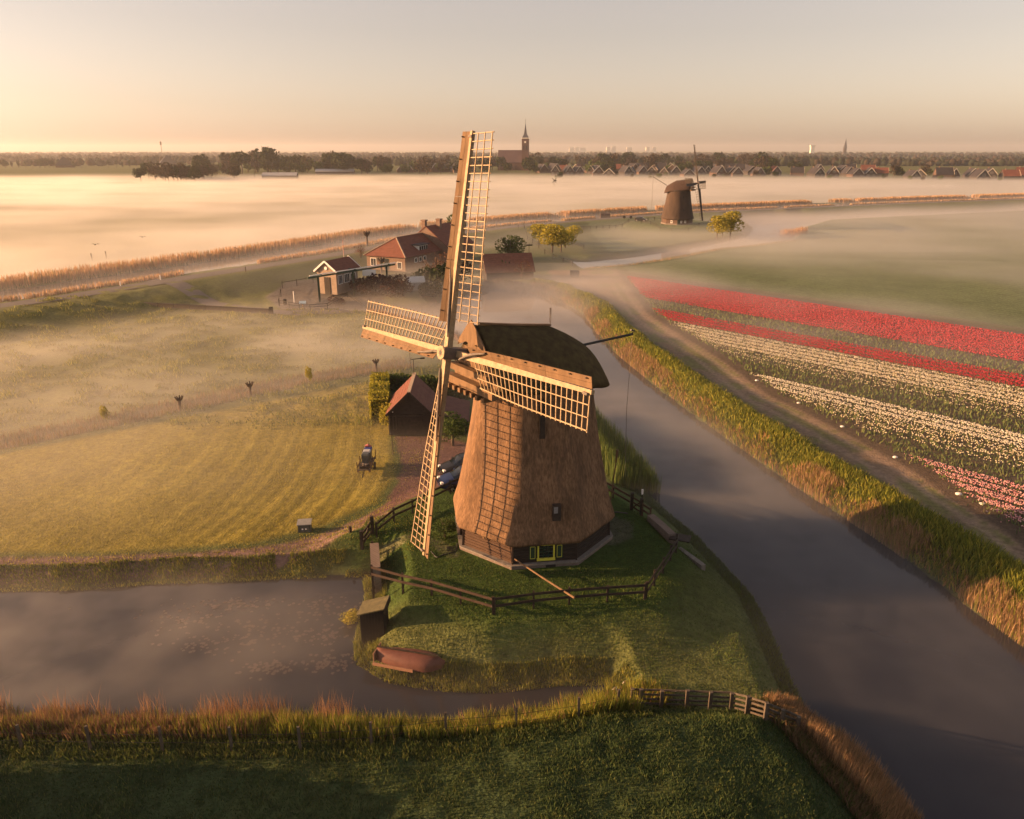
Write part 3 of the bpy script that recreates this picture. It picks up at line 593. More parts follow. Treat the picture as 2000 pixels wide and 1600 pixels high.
def add_window(root, c, n, w, h, m=WHITE, bars=(2, 2)):
    """window on a wall: c centre, n outward direction in the plan"""
    n = Vector((n[0], n[1], 0)).normalized(); rz = math.atan2(n.y, n.x)+math.pi/2; t = Vector((-n.y, n.x, 0)); Z = Vector((0, 0, 1)); c = Vector(c)+n*.03
    f = MB(); b = .1
    for s in (-1, 1): f.bar(c+t*s*w/2-Z*h/2, c+t*s*w/2+Z*h/2, b, .08, n)
    f.bar(c-t*(w/2)-Z*h/2, c+t*(w/2)-Z*h/2, b, .1, n); f.bar(c-t*w/2+Z*h/2, c+t*w/2+Z*h/2, b, .1, n)
    for k in range(1, bars[0]): f.bar(c+t*(k/bars[0]-.5)*w-Z*h/2, c+t*(k/bars[0]-.5)*w+Z*h/2, .05, .04, n)
    fo = f.build('window', m, root); g = MB(); g.box(c-n*.01, (w, .02, h), Matrix.Rotation(rz, 3, 'Z')); g.build('pane', SHUT, fo); return fo
def barge(root, x, y0, y1, h, g, s, m, over=.3, w=.28, asym=0):
    ym = (y0+y1)/2+asym
    for ye, q in ((y0, -1), (y1, 1)):
        k = over*g/abs(ye-ym); beam('bargeboard', (x+s*(over+.05), ym+q*.0, h+g+.1), (x+s*(over+.05), ye+q*over, h-k+.1), .06, w, m, root, up=(0, 0, 1))
def simple_house(name, label, loc, rz, w, d, hw, g, wm, rm, tm=WHITE, group=None, windows=True, chimney=True, cat='house'):
    """ridge along local x, gable at -x towards the viewer"""
    r = empty(name, loc, rz, label, cat, group); k = w/2
    wall_shell(-d/2, d/2, -k, k, hw, g).build('wall', wm, r); roof_slabs(-d/2, d/2, -k, k, hw, g).build('roof', rm, r)
    if tm is not None: barge(r, -d/2, -k, k, hw, g, -1, tm, w=.34)
    if windows:
        add_window(r, (-d/2, 0, hw+g*.25), (-1, 0), w*.2, g*.28, bars=(2, 1))
        for y in (-.25, .25): add_window(r, (-d/2, y*w, hw*.55), (-1, 0), w*.18, hw*.4, bars=(2, 1))
        for x in (-.25, .25): add_window(r, (x*d, -k, hw*.55), (0, -1), d*.16, hw*.38, bars=(2, 1))
    if chimney:
        c = MB(); c.box((d*.3, 0, hw+g+.3), (.7, .9, 1.6)); c.build('chimney', BRICK, r)
    return r
# --- black barn with catslide roof beside the brick drive
b0 = Vector(P(798, 850, 1.0)); b0.x = P(762, 850, 1.0)[0]
shed = empty('barn', b0, math.radians(2), 'black timber barn with red tiled catslide roof at the head of the brick drive', 'barn')
sw, sL, se, sr, sc, ce = 3.75, 5.6, 2.15, 4.0, 6.9, 1.25      # gable width, length, eave, ridge, outer edge of catslide, its eave
xr = sw/2
V = []
for y in (0, sL): V += [(0, y, 0), (sc, y, 0), (sc, y, ce), (sw, y, se-.15), (xr, y, sr), (0, y, se)]
wl = MB(); wl.add(V, [(0, 1, 2, 3, 4, 5), (11, 10, 9, 8, 7, 6), (0, 5, 11, 6), (1, 7, 8, 2)]); wl.build('wall', TAR, shed)
for k in range(17):
    x = .12+k*.41; top = np.interp(x, [0, xr, sw, sc], [se, sr, se-.1, ce])-.05; beam('wall_board', (x, -.035, .02), (x, -.035, float(top)), .38, .04, TAR, shed, up=(0, 1, 0))
def slope(name, pts, m, parent, th=.1):
    a, b, c, d = [Vector(p) for p in pts]; n = (b-a).cross(d-a).normalized(); n = -n if n.z < 0 else n
    mb = MB(); V = [a, b, c, d, a+n*th, b+n*th, c+n*th, d+n*th]; mb.add(V, [(0, 1, 2, 3), (7, 6, 5, 4), (0, 4, 5, 1), (1, 5, 6, 2), (2, 6, 7, 3), (3, 7, 4, 0)]); return mb.build(name, m, parent)
o_ = .25
slope('roof', [(-o_, -o_, se-.25), (xr, -o_, sr), (xr, sL+o_, sr), (-o_, sL+o_, se-.25)], TILE, shed)
slope('roof', [(xr, -o_, sr), (sw, -o_, se-.1), (sw, sL+o_, se-.1), (xr, sL+o_, sr)], TILEO, shed)
slope('roof', [(sw, -o_, se-.1), (sc+o_, -o_, ce-.1), (sc+o_, sL+o_, ce-.1), (sw, sL+o_, se-.1)], TILEO, shed)
for k in range(11):    # courses of tiles catching the light: raised strips on the sunny slope
    f = k/11; p = Vector((-o_, 0, se-.25)).lerp(Vector((xr, 0, sr)), f); beam('tile_course', (p.x, -o_, p.z+.13), (p.x, sL+o_, p.z+.13), .06, .05, TILE, shed, up=(-.6, 0, .8))
    f = k/11; p = Vector((sw, 0, se-.1)).lerp(Vector((xr, 0, sr)), f); beam('tile_course', (p.x, -o_, p.z+.13), (p.x, sL+o_, p.z+.13), .06, .05, TILEO, shed, up=(.6, 0, .8))
beam('ridge_tile', (xr, -o_-.05, sr+.13), (xr, sL+o_+.05, sr+.13), .3, .14, mat('mortared_ridge', (.36, .26, .18), (.5, .38, .27), scale=5), shed)
for (x0, z0, x1, z1) in ((-o_, se-.2, xr, sr+.08), (xr, sr+.08, sw, se), (sw, se, sc+o_, ce)): beam('bargeboard', (x0, -o_-.06, z0), (x1, -o_-.06, z1), .05, .22, WOODD, shed)
dr = MB(); dr.box((1.9, -.09, 1.0), (2.3, .06, 2.0)); do = dr.build('door', WOODD, shed)
beam('door_rail', (.75, -.14, 1.7), (3.05, -.14, 1.7), .05, .09, TAR, do)
wf = MB()
for x in (.35, .62): wf.bar((x, -.10, .55), (x, -.10, 1.85), .04, .05, (0, 1, 0))
for z in (.55, 1.85): wf.bar((.35, -.10, z), (.62, -.10, z), .04, .05)
wf.build('window_frame', WOODG, shed)
sp_ = MB(); sp_.box((.35, -.1, 2.25), (.09, .08, .09)); sp_.build('lamp', WHITE, shed)
gutter = MB(); gutter.tube([(.04, -.1, 1.9), (.04, -.1, .1)], .035, 6); gutter.build('downpipe', IRON, shed)
# weathervane like a small windmill standing on the ridge
wv = empty('weathervane', shed.matrix_basis @ Vector((xr, sL-.4, sr+.2)), 0, 'little four bladed wind vane on the barn ridge', 'weathervane')
t = MB(); t.tube([(0, 0, 0), (0, 0, 1.45)], .035, 6); t.build('pole', IRON, wv)
h_ = MB(); h_.tube([(-.25, -.08, 1.5), (.75, .2, 1.55)], .035, 6); h_.build('shaft', WOODD, wv)
for k in range(4):
    a_ = math.radians(25+90*k); e_ = Vector((.27*math.cos(a_), -.96*math.cos(a_), math.sin(a_))); beam('blade', Vector((-.28, -.08, 1.5)), Vector((-.28, -.08, 1.5))+e_*.85, .09, .015, WOODD, wv, up=(1, 0, 0))
tv = MB(); tv.box((.85, .22, 1.55), (.42, .02, .14), Matrix.Rotation(.25, 3, 'Z')); tv.build('tail', WOODD, wv)

# --- farmhouse: hipped front block and a taller gabled block behind
fc_ = Vector(P(792, 531, 1.5)); fh = empty('farmhouse', fc_, math.radians(-25), 'brick farmhouse with red hipped roof and two chimneys beside the lock', 'house')
# local: -x runs along the sunny front, +y runs back
wx, wy, eh, rh = 9.6, 17.0, 3.0, 6.4
V = [(-wx, 0, 0), (0, 0, 0), (0, wy, 0), (-wx, wy, 0), (-wx, 0, eh), (0, 0, eh), (0, wy, eh), (-wx, wy, eh)]
MB().add(V, [(0, 1, 5, 4), (1, 2, 6, 5), (2, 3, 7, 6), (3, 0, 4, 7)]).build('wall', BRICK, fh)
e = .5; V = [(-wx-e, -e, eh-.1), (e, -e, eh-.1), (e, wy+e, eh-.1), (-wx-e, wy+e, eh-.1), (-wx/2, wx*.45, rh), (-wx/2, wy, rh)]
MB().add(V, [(0, 1, 4), (1, 2, 5, 4), (2, 3, 5), (3, 0, 4, 5), (3, 2, 1, 0)]).build('roof', TILE, fh)
for a_, b_ in ((0, 4), (1, 4), (4, 5)): beam('ridge_tile', Vector(V[a_])+Vector((0, 0, .06)), Vector(V[b_])+Vector((0, 0, .06)), .22, .14, MATS['mortared_ridge'], fh)
add_window(fh, (-wx+1.7, 0, 1.6), (0, -1), 1.4, 1.6, bars=(2, 1)); add_window(fh, (-1.4, 0, 1.2), (0, -1), 1.1, 1.4, bars=(1, 1)); add_window(fh, (-4.6, 0, 1.3), (0, -1), 1.0, 2.2, m=GREEN)
for k in range(3): add_window(fh, (0, 4.2+k*1.8, 1.9), (1, 0), 1.0, .9, bars=(1, 1))
dm = MB(); dm.box((-1.8, 8.4, eh+1.0), (2.4, 3.6, 1.3)); dmo = dm.build('dormer', WHITE, fh)
dmr = MB(); dmr.box((-1.7, 8.4, eh+1.75), (3.1, 4.4, .18)); dmr.build('dormer_roof', TILED, dmo)
for k in range(4): w_ = MB(); w_.box((-.57, 7.1+k*.88, eh+1.05), (.04, .7, .85)); w_.build('dormer_pane', SHUT, dmo)
# taller block
bx, by, bw, bl, bh, bg = -3.6, 14.5, 11.0, 12.0, 3.6, 4.2
tb = MB(); V = []
for y in (by, by+bl): V += [(bx-bw/2, y, 0), (bx+bw/2, y, 0), (bx+bw/2, y, bh), (bx, y, bh+bg), (bx-bw/2, y, bh)]
tb.add(V, [(0, 1, 2, 3, 4), (9, 8, 7, 6, 5), (1, 6, 7, 2), (0, 4, 9, 5)]); tb.build('rear_wall', BRICK, fh)
for s_ in (-1, 1): slope('rear_roof', [(bx+s_*(bw/2+.4), by-.1, bh-.3), (bx, by-.1, bh+bg), (bx, by+bl, bh+bg), (bx+s_*(bw/2+.4), by+bl, bh-.3)], TILE, fh, .15)
for x, y in ((bx-.6, by+.5), (bx+.9, by+4.5)):
    c_ = MB(); c_.box((x, y, bh+bg+.2), (.9, .9, 2.2)); co = c_.build('chimney', BRICK, fh); c_ = MB(); c_.box((x, y, bh+bg+1.35), (1.2, 1.2, .28)); c_.build('chimney_cap', BRICK, co)
add_window(fh, (bx+bw/2, by+3, 2.4), (1, 0), 2.2, 1.2, bars=(3, 1)); add_window(fh, (bx-2, by, 4.4), (0, -1), 1, 1.1, bars=(2, 1))

# --- pumping station by the lock
pc = Vector(P(659, 576, 1.4)); ph_ = empty('pump_house', pc, math.radians(-22), 'small brick pump house with white gable edges and red roof by the lock', 'pump house')
pw, pl_, peh, pg = 4.0, 6.8, 4.1, 1.55
V = []
for y in (0, pl_): V += [(-pw, y, 0), (0, y, 0), (0, y, peh), (-pw/2, y, peh+pg), (-pw, y, peh)]
MB().add(V, [(0, 1, 2, 3, 4), (9, 8, 7, 6, 5), (1, 6, 7, 2), (0, 4, 9, 5)]).build('wall', brick_mat('yellow_brown_brick', (.27, .17, .11), (.35, .23, .15), (.33, .3, .26)), ph_)
for s_ in (-1, 1): slope('roof', [(-pw/2+s_*(pw/2+.35), -.3, peh-.25), (-pw/2, -.3, peh+pg), (-pw/2, pl_+.3, peh+pg), (-pw/2+s_*(pw/2+.35), pl_+.3, peh-.25)], TILE, ph_, .14)
for y in (-.34, pl_+.34):
    for s_ in (-1, 1): beam('bargeboard', (-pw/2, y, peh+pg+.12), (-pw/2+s_*(pw/2+.4), y, peh-.18), .08, .3, WHITE, ph_)
d_ = MB(); d_.box((-pw/2+.1, -.04, 1.5), (1.2, .1, 3.0)); d_.build('door', WOODD, ph_)
cl = MB(); cl.tube([(-pw/2, -.02, peh+.45), (-pw/2, -.12, peh+.45)], .3, 12); cl.build('round_vent', WHITE, ph_)
for y, w_, h_ in ((1.2, 1.3, 1.5), (3.2, 1.6, 1.5), (5.2, 1.6, 1.3)): add_window(ph_, (0, y, 2.5), (1, 0), w_, h_, bars=(3, 1))
# --- green lifting gantry across the lock
g0 = Vector(P(610, 560, 1.4)); gt = empty('lock_gantry', Vector(P(625, 590, 1.0)), 0, 'dark green steel lifting gantry spanning the lock beside the pump house', 'gantry')
for x, y in ((0, 0), (4.7, 6.0), (9.6, 12.5)): beam('post', (x, y, 0), (x, y, 4.3), .3, .3, GREEN, gt)
beam('girder', (-1.3, -1.7, 4.35), (10.9, 14.2, 4.35), .26, .28, GREEN, gt); beam('girder', (-.9, -2.0, 4.75), (11.2, 13.9, 4.75), .12, .14, WHITE, gt)
for x, y in ((0, 0), (4.7, 6.0), (9.6, 12.5)): beam('cross_beam', (x-.8, y+.6, 4.65), (x+.8, y-.6, 4.65), .22, .2, GREEN, gt)
ct = MB(); ct.box((7.0, 9.0, 3.6), (2.2, 1.4, .9)); ct.build('machine_box', WHITE, gt)
# --- barn with brown roof on the far side of the basin
bc_ = Vector(P(1042, 548, .8)); fb = empty('barn', bc_, math.radians(12), 'old black barn with brown red roof in the mist behind the mill', 'barn')
V = []
for x in (-9.5, 0): V += [(x, 0, 0), (x, 6.5, 0), (x, 6.5, 2.0), (x, 3.25, 4.9), (x, 0, 2.0)]
MB().add(V, [(0, 4, 3, 2, 1), (5, 6, 7, 8, 9), (0, 5, 9, 4), (1, 2, 7, 6)]).build('wall', TAR, fb)
for s_ in (-1, 1): slope('roof', [(-9.8, 3.25+s_*3.6, 1.75), (.3, 3.25+s_*3.6, 1.75), (.3, 3.25, 5.0), (-9.8, 3.25, 5.0)], TILEO, fb, .14)
vn = MB(); vn.tube([(-.2, 3.25, 5.0), (-.2, 3.25, 6.9)], .05, 5); vn.bar((-.8, 3.25, 6.6), (.5, 3.25, 6.6), .08, .25); vn.build('vane', IRON, fb)
add_window(fb, (0, 3.2, 1.3), (1, 0), 1.1, 1.2)
# --- greenhouse in the garden
gh = empty('greenhouse', Vector(P(812, 566, 1.2)), .3, 'small glass greenhouse in the garden behind the farmhouse hedge', 'greenhouse')
wall_shell(-1.6, 1.6, -1.1, 1.1, 1.5, .9).build('frame', mat('greenhouse_glass', (.25, .27, .28), (.4, .42, .42), scale=2, rough=.15), gh); roof_slabs(-1.6, 1.6, -1.1, 1.1, 1.5, .9, over=.05, th=.05).build('roof', mat('misted_glass', (.5, .5, .5), (.62, .62, .6), scale=2, rough=.2), gh)

# --- village: church, houses
FARWALL = mat('village_brick', (.07, .045, .04), (.12, .08, .065), scale=.2, rough=.9); FARWALLD = mat('village_dark_wall', (.03, .028, .03), (.06, .05, .05), scale=.2)
FROOF = mat('village_dark_roof', (.02, .02, .026), (.04, .036, .042), scale=.15, rough=.7); FROOFR = mat('village_red_roof', (.12, .04, .03), (.17, .065, .045), scale=.15, rough=.8); CREAMW = mat('village_trim', (.75, .68, .58), (.82, .76, .66), scale=.3)
cx, cyy = P(1026, 333, 1.0)[:2]; chh = empty('church', (cx, cyy, .8), math.radians(-6), 'tall brick village church with slate spire on the horizon', 'church'); chh.scale = (.86, .86, .84)
TB = mat('tower_brick', (.10, .055, .05), (.14, .08, .065), scale=.15)
MB().box((0, 0, 23), (10, 10, 46)).build('tower', TB, chh)
sp = MB(); sp.add([(-4.6, -4.6, 47), (4.6, -4.6, 47), (4.6, 4.6, 47), (-4.6, 4.6, 47), (-1.9, -1.9, 53), (1.9, -1.9, 53), (1.9, 1.9, 53), (-1.9, 1.9, 53), (0, 0, 69)], [(0, 1, 5, 4), (1, 2, 6, 5), (2, 3, 7, 6), (3, 0, 4, 7), (4, 5, 8), (5, 6, 8), (6, 7, 8), (7, 4, 8)]); sp.build('spire', mat('slate_blue', (.05, .055, .075), (.08, .085, .11), scale=.2), chh)
for s_ in (-1, 1):
    beam('parapet', (-5.4, s_*5.4, 46.6), (5.4, s_*5.4, 46.6), .5, 1.3, CREAMW, chh); beam('parapet', (s_*5.4, -5.4, 46.6), (s_*5.4, 5.4, 46.6), .5, 1.3, CREAMW, chh)
for x, y, n_ in ((0, -5.05, 0), (-5.05, 0, 1)):
    c_ = MB(); d_ = Vector((0, -1, 0)) if n_ == 0 else Vector((-1, 0, 0)); c_.tube([Vector((x, y, 41)), Vector((x, y, 41))+d_*.3], 1.5, 14); c_.build('clock', CREAMW, chh)
    for q in (-2, 2):
        w_ = MB(); w_.box((x+(q if n_ == 0 else -.05), y+(q if n_ == 1 else -.05), 33), (1.3, .3, 6) if n_ == 0 else (.3, 1.3, 6)); w_.build('belfry_opening', SHUT, chh)
rd_ = MB(); rd_.tube([(0, 0, 68), (0, 0, 74)], .2, 5); rd_.build('cross', IRON, chh)
V = []
for x in (-42, -4): V += [(x, 5, 0), (x, 29, 0), (x, 29, 12), (x, 17, 29), (x, 5, 12)]
MB().add(V, [(0, 4, 3, 2, 1), (5, 6, 7, 8, 9), (0, 5, 9, 4), (1, 2, 7, 6)]).build('nave', TB, chh)
for s_ in (-1, 1): slope('nave_roof', [(-42.5, 17+s_*12.6, 11.2), (-3.5, 17+s_*12.6, 11.2), (-3.5, 17, 29.4), (-42.5, 17, 29.4)], mat('nave_slate', (.07, .045, .055), (.10, .065, .07), scale=.1), chh, .5)
MB().box((-26, 2, 4), (20, 6, 8)).build('side_aisle', TB, chh)

def village_house(px, py, w, d, hw, g, rz, wm, rm, tm, label, group, win=True):
    x, y, z = P(px, py, 1.0); az = math.atan2(x, y)
    return simple_house('village_house', label, (x, y, .7), math.radians(90)-az*0+rz, w, d, hw, g, wm, rm, tm, group, windows=win, chimney=win)
vr = random.Random(11)
front = []
x = 1085
while x < 1480: front.append((x+vr.uniform(-5, 5), 341.5+vr.uniform(-2.5, 4.5), 0)); x += vr.uniform(17, 25)
x = 1500
for xx in (1512, 1556, 1592, 1625, 1655, 1669, 1697, 1720, 1780, 1794, 1841, 1858, 1895, 1912, 1930, 1970, 1996): front.append((xx, np.interp(xx, [1500, 2000], [345, 353])+vr.uniform(-2.5, 1.2), 1))
for i, (px, py, k) in enumerate(front):
    red = px in (1719, 1720, 1970, 1996, 1512); rz = vr.uniform(-.35, .35); 
    if px in (1556, 1720, 1970, 1996, 1841): rz = 1.35+vr.uniform(-.1, .1)
    lab = f"{ORD[i]} house from the left in the village front row, {'red' if red else 'dark'} roof"
    village_house(px, py, vr.uniform(8, 11.5), vr.uniform(11, 15), vr.uniform(3.0, 4.6), vr.uniform(4.6, 6.2), rz, FARWALL if vr.random() < .4 else FARWALLD, FROOFR if red else FROOF, CREAMW, lab, 'houses in the village front row')
second = []
for x0, x1, yb, st in ((782, 930, 336.5, 15), (1060, 1480, 337.5, 19), (1230, 1400, 333, 24), (1600, 1700, 340, 22)):
    x = x0
    while x < x1: second.append((x+vr.uniform(-5, 5), yb+vr.uniform(-1, 1))); x += st*vr.uniform(.75, 1.3)
second.sort()
for i, (px, py) in enumerate(second):
    red = vr.random() < .3; o2 = vr.uniform(-.5, .5) if vr.random() < .6 else 1.4
    lab = f"{ORD[i] if i < 40 else ['next to last', 'very last', 'rightmost', 'right end', 'outermost'][i-40]} house from the left in the village back rows among trees, {'red' if red else 'dark'} roof"
    village_house(px, py, vr.uniform(8, 11), vr.uniform(11, 16), vr.uniform(3, 5.5), vr.uniform(4.5, 6), o2, FARWALL, FROOFR if red else FROOF, CREAMW, lab, 'houses in the village back rows', win=False)
# pyramid roofed farms far left
for i, (px, py, s_, lb) in enumerate(((127, 327, 16, 'pyramid roofed farmhouse at the far left, between small trees in the fog'), (328, 322, 17, 'pyramid roofed farmhouse just showing above the grove in the fog'))):
    x, y, z = P(px, py, 1.0); f = empty('farmhouse', (x, y, .7), .5, lb, 'farmhouse')
    MB().box((0, 0, 1.6), (s_*1.5, s_*1.5, 3.2)).build('wall', FARWALL, f)
    k = s_*.85; MB().add([(-k, -k, 3.1), (k, -k, 3.1), (k, k, 3.1), (-k, k, 3.1), (-1, 0, s_*.85+2), (1, 0, s_*.85+2)], [(0, 1, 5, 4), (1, 2, 5), (2, 3, 4, 5), (3, 0, 4), (3, 2, 1, 0)]).build('roof', FROOF, f)
# sheds with pale roofs
for i, (px, py, w_, lb) in enumerate(((258, 311, 34, 'long pale roofed farm shed behind the row of small trees'), (203, 316, 24, 'low grey farm shed at the far left behind the trees'), (655, 341, 40, 'long low grey shed at the edge of the fog left of the tall sail'), (548, 350, 30, 'low bluish hut on the foggy sports field'))):
    x, y, z = P(px, py, 1.0); f = empty('shed', (x, y, .7), .1, lb, 'shed'); wall_shell(-w_/2, w_/2, -6, 6, 3.5, 2.4).build('wall', FARWALLD, f); roof_slabs(-w_/2, w_/2, -6, 6, 3.5, 2.4).build('roof', mat('pale_sheet_roof', (.30, .31, .33), (.4, .4, .42), scale=.1), f)
# far landmarks
def at_far(px, D): return ((px-1000)/CF*D*(math.cos(CP)+(800-297)/CF*math.sin(CP)), D)
x, y = at_far(1582, 3300); ch2 = empty('church', (x, y, .8), 0, 'distant dark church spire on the right horizon', 'church')
MB().box((0, 0, 17), (11, 11, 34)).build('tower', FARWALLD, ch2); MB().add([(-6, -6, 34), (6, -6, 34), (6, 6, 34), (-6, 6, 34), (0, 0, 72)], [(0, 1, 4), (1, 2, 4), (2, 3, 4), (3, 0, 4)]).build('spire', MATS['slate_blue'], ch2)
x, y = at_far(1525, 4300); wt = empty('water_tower', (x, y, .8), 0, 'pale square water tower on the right horizon', 'water tower')
MB().box((0, 0, 22), (20, 16, 44)).build('shaft', CREAMW, wt); MB().box((0, 0, 47), (26, 18, 6)).build('tank', CREAMW, wt)
x, y = at_far(387, 2500); ms = empty('radio_mast', (x, y, .8), 0, 'thin radio mast rising above the left treeline', 'mast')
MB().tube([(0, 0, 0), (0, 0, 52)], 1.0, 6, .6).build('mast', IRON, ms); MB().tube([(0, 0, 40), (0, 0, 50)], 2.6, 8).build('antenna_head', FARWALL, ms)
for i, (px, h_, w_) in enumerate(((1104, 42, 30), (1114, 44, 26), (1124, 40, 34), (1168, 46, 22), (1178, 48, 26), (1205, 42, 34), (1237, 44, 22), (1249, 44, 22))):
    x, y = at_far(px, 5200); MBo = MB(); MBo.box((0, 0, h_/2), (w_, 18, h_)); o = MBo.build('apartment_block', CREAMW); o.location = (x, y, .8); tag(o, f"{ORD[i]} from the left of the pale apartment blocks along the horizon", 'building', 'apartment blocks on the horizon')
# ---------------------------------------------------------------- trees
def leaf_mat(name, c1, c2, trans=.25):
    m = bpy.data.materials.new(name); t, o, b = nodes_of(m); N = t.nodes.new; L = t.links.new
    g = N('ShaderNodeNewGeometry'); n = N('ShaderNodeTexNoise'); n.inputs['Scale'].default_value = .9; n.inputs['Detail'].default_value = 4; L(g.outputs['Position'], n.inputs['Vector'])
    r = N('ShaderNodeMapRange'); r.inputs['From Min'].default_value = .35; r.inputs['From Max'].default_value = .65; L(n.outputs['Fac'], r.inputs['Value'])
    mx = N('ShaderNodeMix'); mx.data_type = 'RGBA'; mx.inputs['A'].default_value = (*c1, 1); mx.inputs['B'].default_value = (*c2, 1); L(r.outputs[0], mx.inputs['Factor']); L(mx.outputs['Result'], b.inputs['Base Color'])
    b.inputs['Roughness'].default_value = .8; b.inputs['Specular IOR Level'].default_value = .1
    tr = N('ShaderNodeBsdfTranslucent'); L(mx.outputs['Result'], tr.inputs['Color']); ms = N('ShaderNodeMixShader'); ms.inputs[0].default_value = trans
    L(b.outputs[0], ms.inputs[1]); L(tr.outputs[0], ms.inputs[2]); L(ms.outputs[0], o.inputs['Surface']); MATS[name] = m; return m
LEAF_D = leaf_mat('dark_leaves', (.016, .026, .011), (.036, .05, .02)); LEAF_G = leaf_mat('green_leaves', (.04, .07, .02), (.09, .12, .035)); LEAF_B = leaf_mat('budding_brown_twigs', (.032, .026, .02), (.065, .048, .032), .1)
LEAF_Y = leaf_mat('yellow_green_leaves', (.24, .23, .03), (.40, .34, .06), .35); LEAF_O = leaf_mat('bare_orange_twigs', (.10, .05, .03), (.18, .09, .05), .1); LEAF_H = leaf_mat('hedge_leaves', (.22, .22, .03), (.36, .32, .05), .3)
LEAF_P = leaf_mat('purple_brown_leaves', (.035, .014, .014), (.07, .03, .025), .1)
BARK = mat('bark', (.06, .045, .035), (.12, .09, .07), scale=4, stretch=(1, 1, .3), bump=.5)
def crown_mesh(name, m, n, rx, rz, zc, leaf, seed, lobes=7, shape=1.0):
    r = np.random.default_rng(seed); pts = []
    lc = r.normal(size=(lobes, 3)); lc /= np.linalg.norm(lc, axis=1)[:, None]; lc *= np.array([rx*.55, rx*.55, rz*.55]); lr = r.uniform(.45, .7, lobes)
    k = r.integers(0, lobes, n); d = r.normal(size=(n, 3)); d /= np.linalg.norm(d, axis=1)[:, None]; rad = r.uniform(.55, 1, n)**.5
    c = lc[k]+d*(lr[k]*rad)[:, None]*np.array([rx, rx, rz]); c[:, 2] += zc
    a = r.normal(size=(n, 3)); a /= np.linalg.norm(a, axis=1)[:, None]; b = np.cross(a, r.normal(size=(n, 3))); b /= np.linalg.norm(b, axis=1)[:, None]; s = leaf*r.uniform(.6, 1.4, n)[:, None]
    V = np.stack([c-a*s, c+b*s*.7, c+a*s, c-b*s*.7], 1).reshape(-1, 3); F_ = np.arange(n*4).reshape(n, 4)
    me = npmesh(name, V, F_, 4); me.materials.append(m); return me
def trunk_mesh(name, h, r, seed, limbs=5, spread=.5, top=None):
    rr = random.Random(seed); mb = MB(); t = top or h*.8
    mb.tube([(0, 0, -.2), (rr.uniform(-.03, .03)*h, rr.uniform(-.03, .03)*h, h*.4), (rr.uniform(-.05, .05)*h, rr.uniform(-.05, .05)*h, t)], [r, r*.75, r*.3], 7)
    for i in range(limbs):
        a = 2*math.pi*i/limbs+rr.uniform(-.4, .4); z = h*rr.uniform(.3, .55); l = h*spread*rr.uniform(.6, 1); mb.tube([(0, 0, z), (math.cos(a)*l*.5, math.sin(a)*l*.5, z+l*.4), (math.cos(a)*l*.8, math.sin(a)*l*.8, z+l*.9)], [r*.45, r*.3, r*.1], 5)
    me = mesh(name, mb.V, mb.F, True); me.materials.append(BARK); return me
KIND = {}
def kind(key, m, n, h, rx, rz, leaf, nvar=2, lobes=7, trunk=.3):
    KIND[key] = [(crown_mesh('crown', m, n, rx, rz, h-rz, leaf, 100+len(KIND)*7+i, lobes), trunk_mesh('trunk', h, trunk, 5+i)) for i in range(nvar)]
kind('dark', LEAF_D, 420, 10, 4.2, 4.0, .75); kind('brown', LEAF_B, 380, 11, 4.0, 4.3, .55); kind('green', LEAF_G, 420, 9, 4.0, 3.7, .7)
kind('poplar', LEAF_D, 260, 9, 1.5, 3.6, .5, lobes=5, trunk=.2); kind('willow', LEAF_Y, 1500, 5.0, 2.3, 1.9, .16, lobes=9, trunk=.16); kind('round', LEAF_G, 1800, 6.0, 3.2, 2.8, .2, lobes=10)
kind('bush', LEAF_D, 900, 2.4, 1.7, 1.2, .16, lobes=6, trunk=.08); kind('twiggy', LEAF_O, 900, 6, 3.2, 2.8, .12, lobes=8); kind('purple', LEAF_P, 1200, 2.6, 2.1, 1.3, .15, lobes=7, trunk=.08)
def tree(key, name, x, y, z, s, label, cat='tree', group=None, v=None, sz=None, rz=None):
    c, t = random.choice(KIND[key]) if v is None else KIND[key][v]
    r = empty(name, (x, y, z), random.uniform(0, 6.28) if rz is None else rz, label, cat, group); r.scale = (s, s, sz or s)
    link('crown', c, r); link('trunk', t, r); return r
def g3(px, py, z=1.0): p = P(px, py, z); return p[0], p[1], hz(p[0], p[1])-.05
# grove standing in the fog sea
gr = random.Random(3); lst = []
for i in range(27): lst.append((gr.uniform(274, 400), gr.uniform(348, 357)))
for i in range(12): lst.append((gr.uniform(390, 470), gr.uniform(344, 351)))
lst.sort()
for i, (px, py) in enumerate(lst): x, y, z = P(px, py, 1); tree('brown' if gr.random() < .6 else 'dark', 'grove_tree', x, y, .7, gr.uniform(1.0, 1.45), f"{ORD[i]} tree from the left in the grove rising out of the fog", 'tree', 'trees of the grove in the fog')
lst = []
for i in range(40): lst.append((gr.uniform(395, 705), gr.uniform(334, 341)))
lst.sort()
for i, (px, py) in enumerate(lst): x, y, z = P(px, py, 1); tree(gr.choice(['dark', 'dark', 'brown', 'green']), 'woodland_tree', x, y, .7, gr.uniform(1.5, 2.3)*(1.25 if 470 < px < 560 else 1), f"{ORD[i]} tree from the left in the dark wood beyond the fog sea", 'tree', 'trees of the wood behind the grove')
for i, px_ in enumerate((3, 10, 24, 37, 51, 64, 104, 159, 212, 228, 240, 254, 267, 280, 294, 310, 357)): x, y, z = P(px_, 328, 1); tree('poplar', 'roadside_tree', x, y, .7, gr.uniform(1.15, 1.45), f"{ORD[i]} from the left of the small upright trees along the far left road", 'tree', 'small upright trees far left')
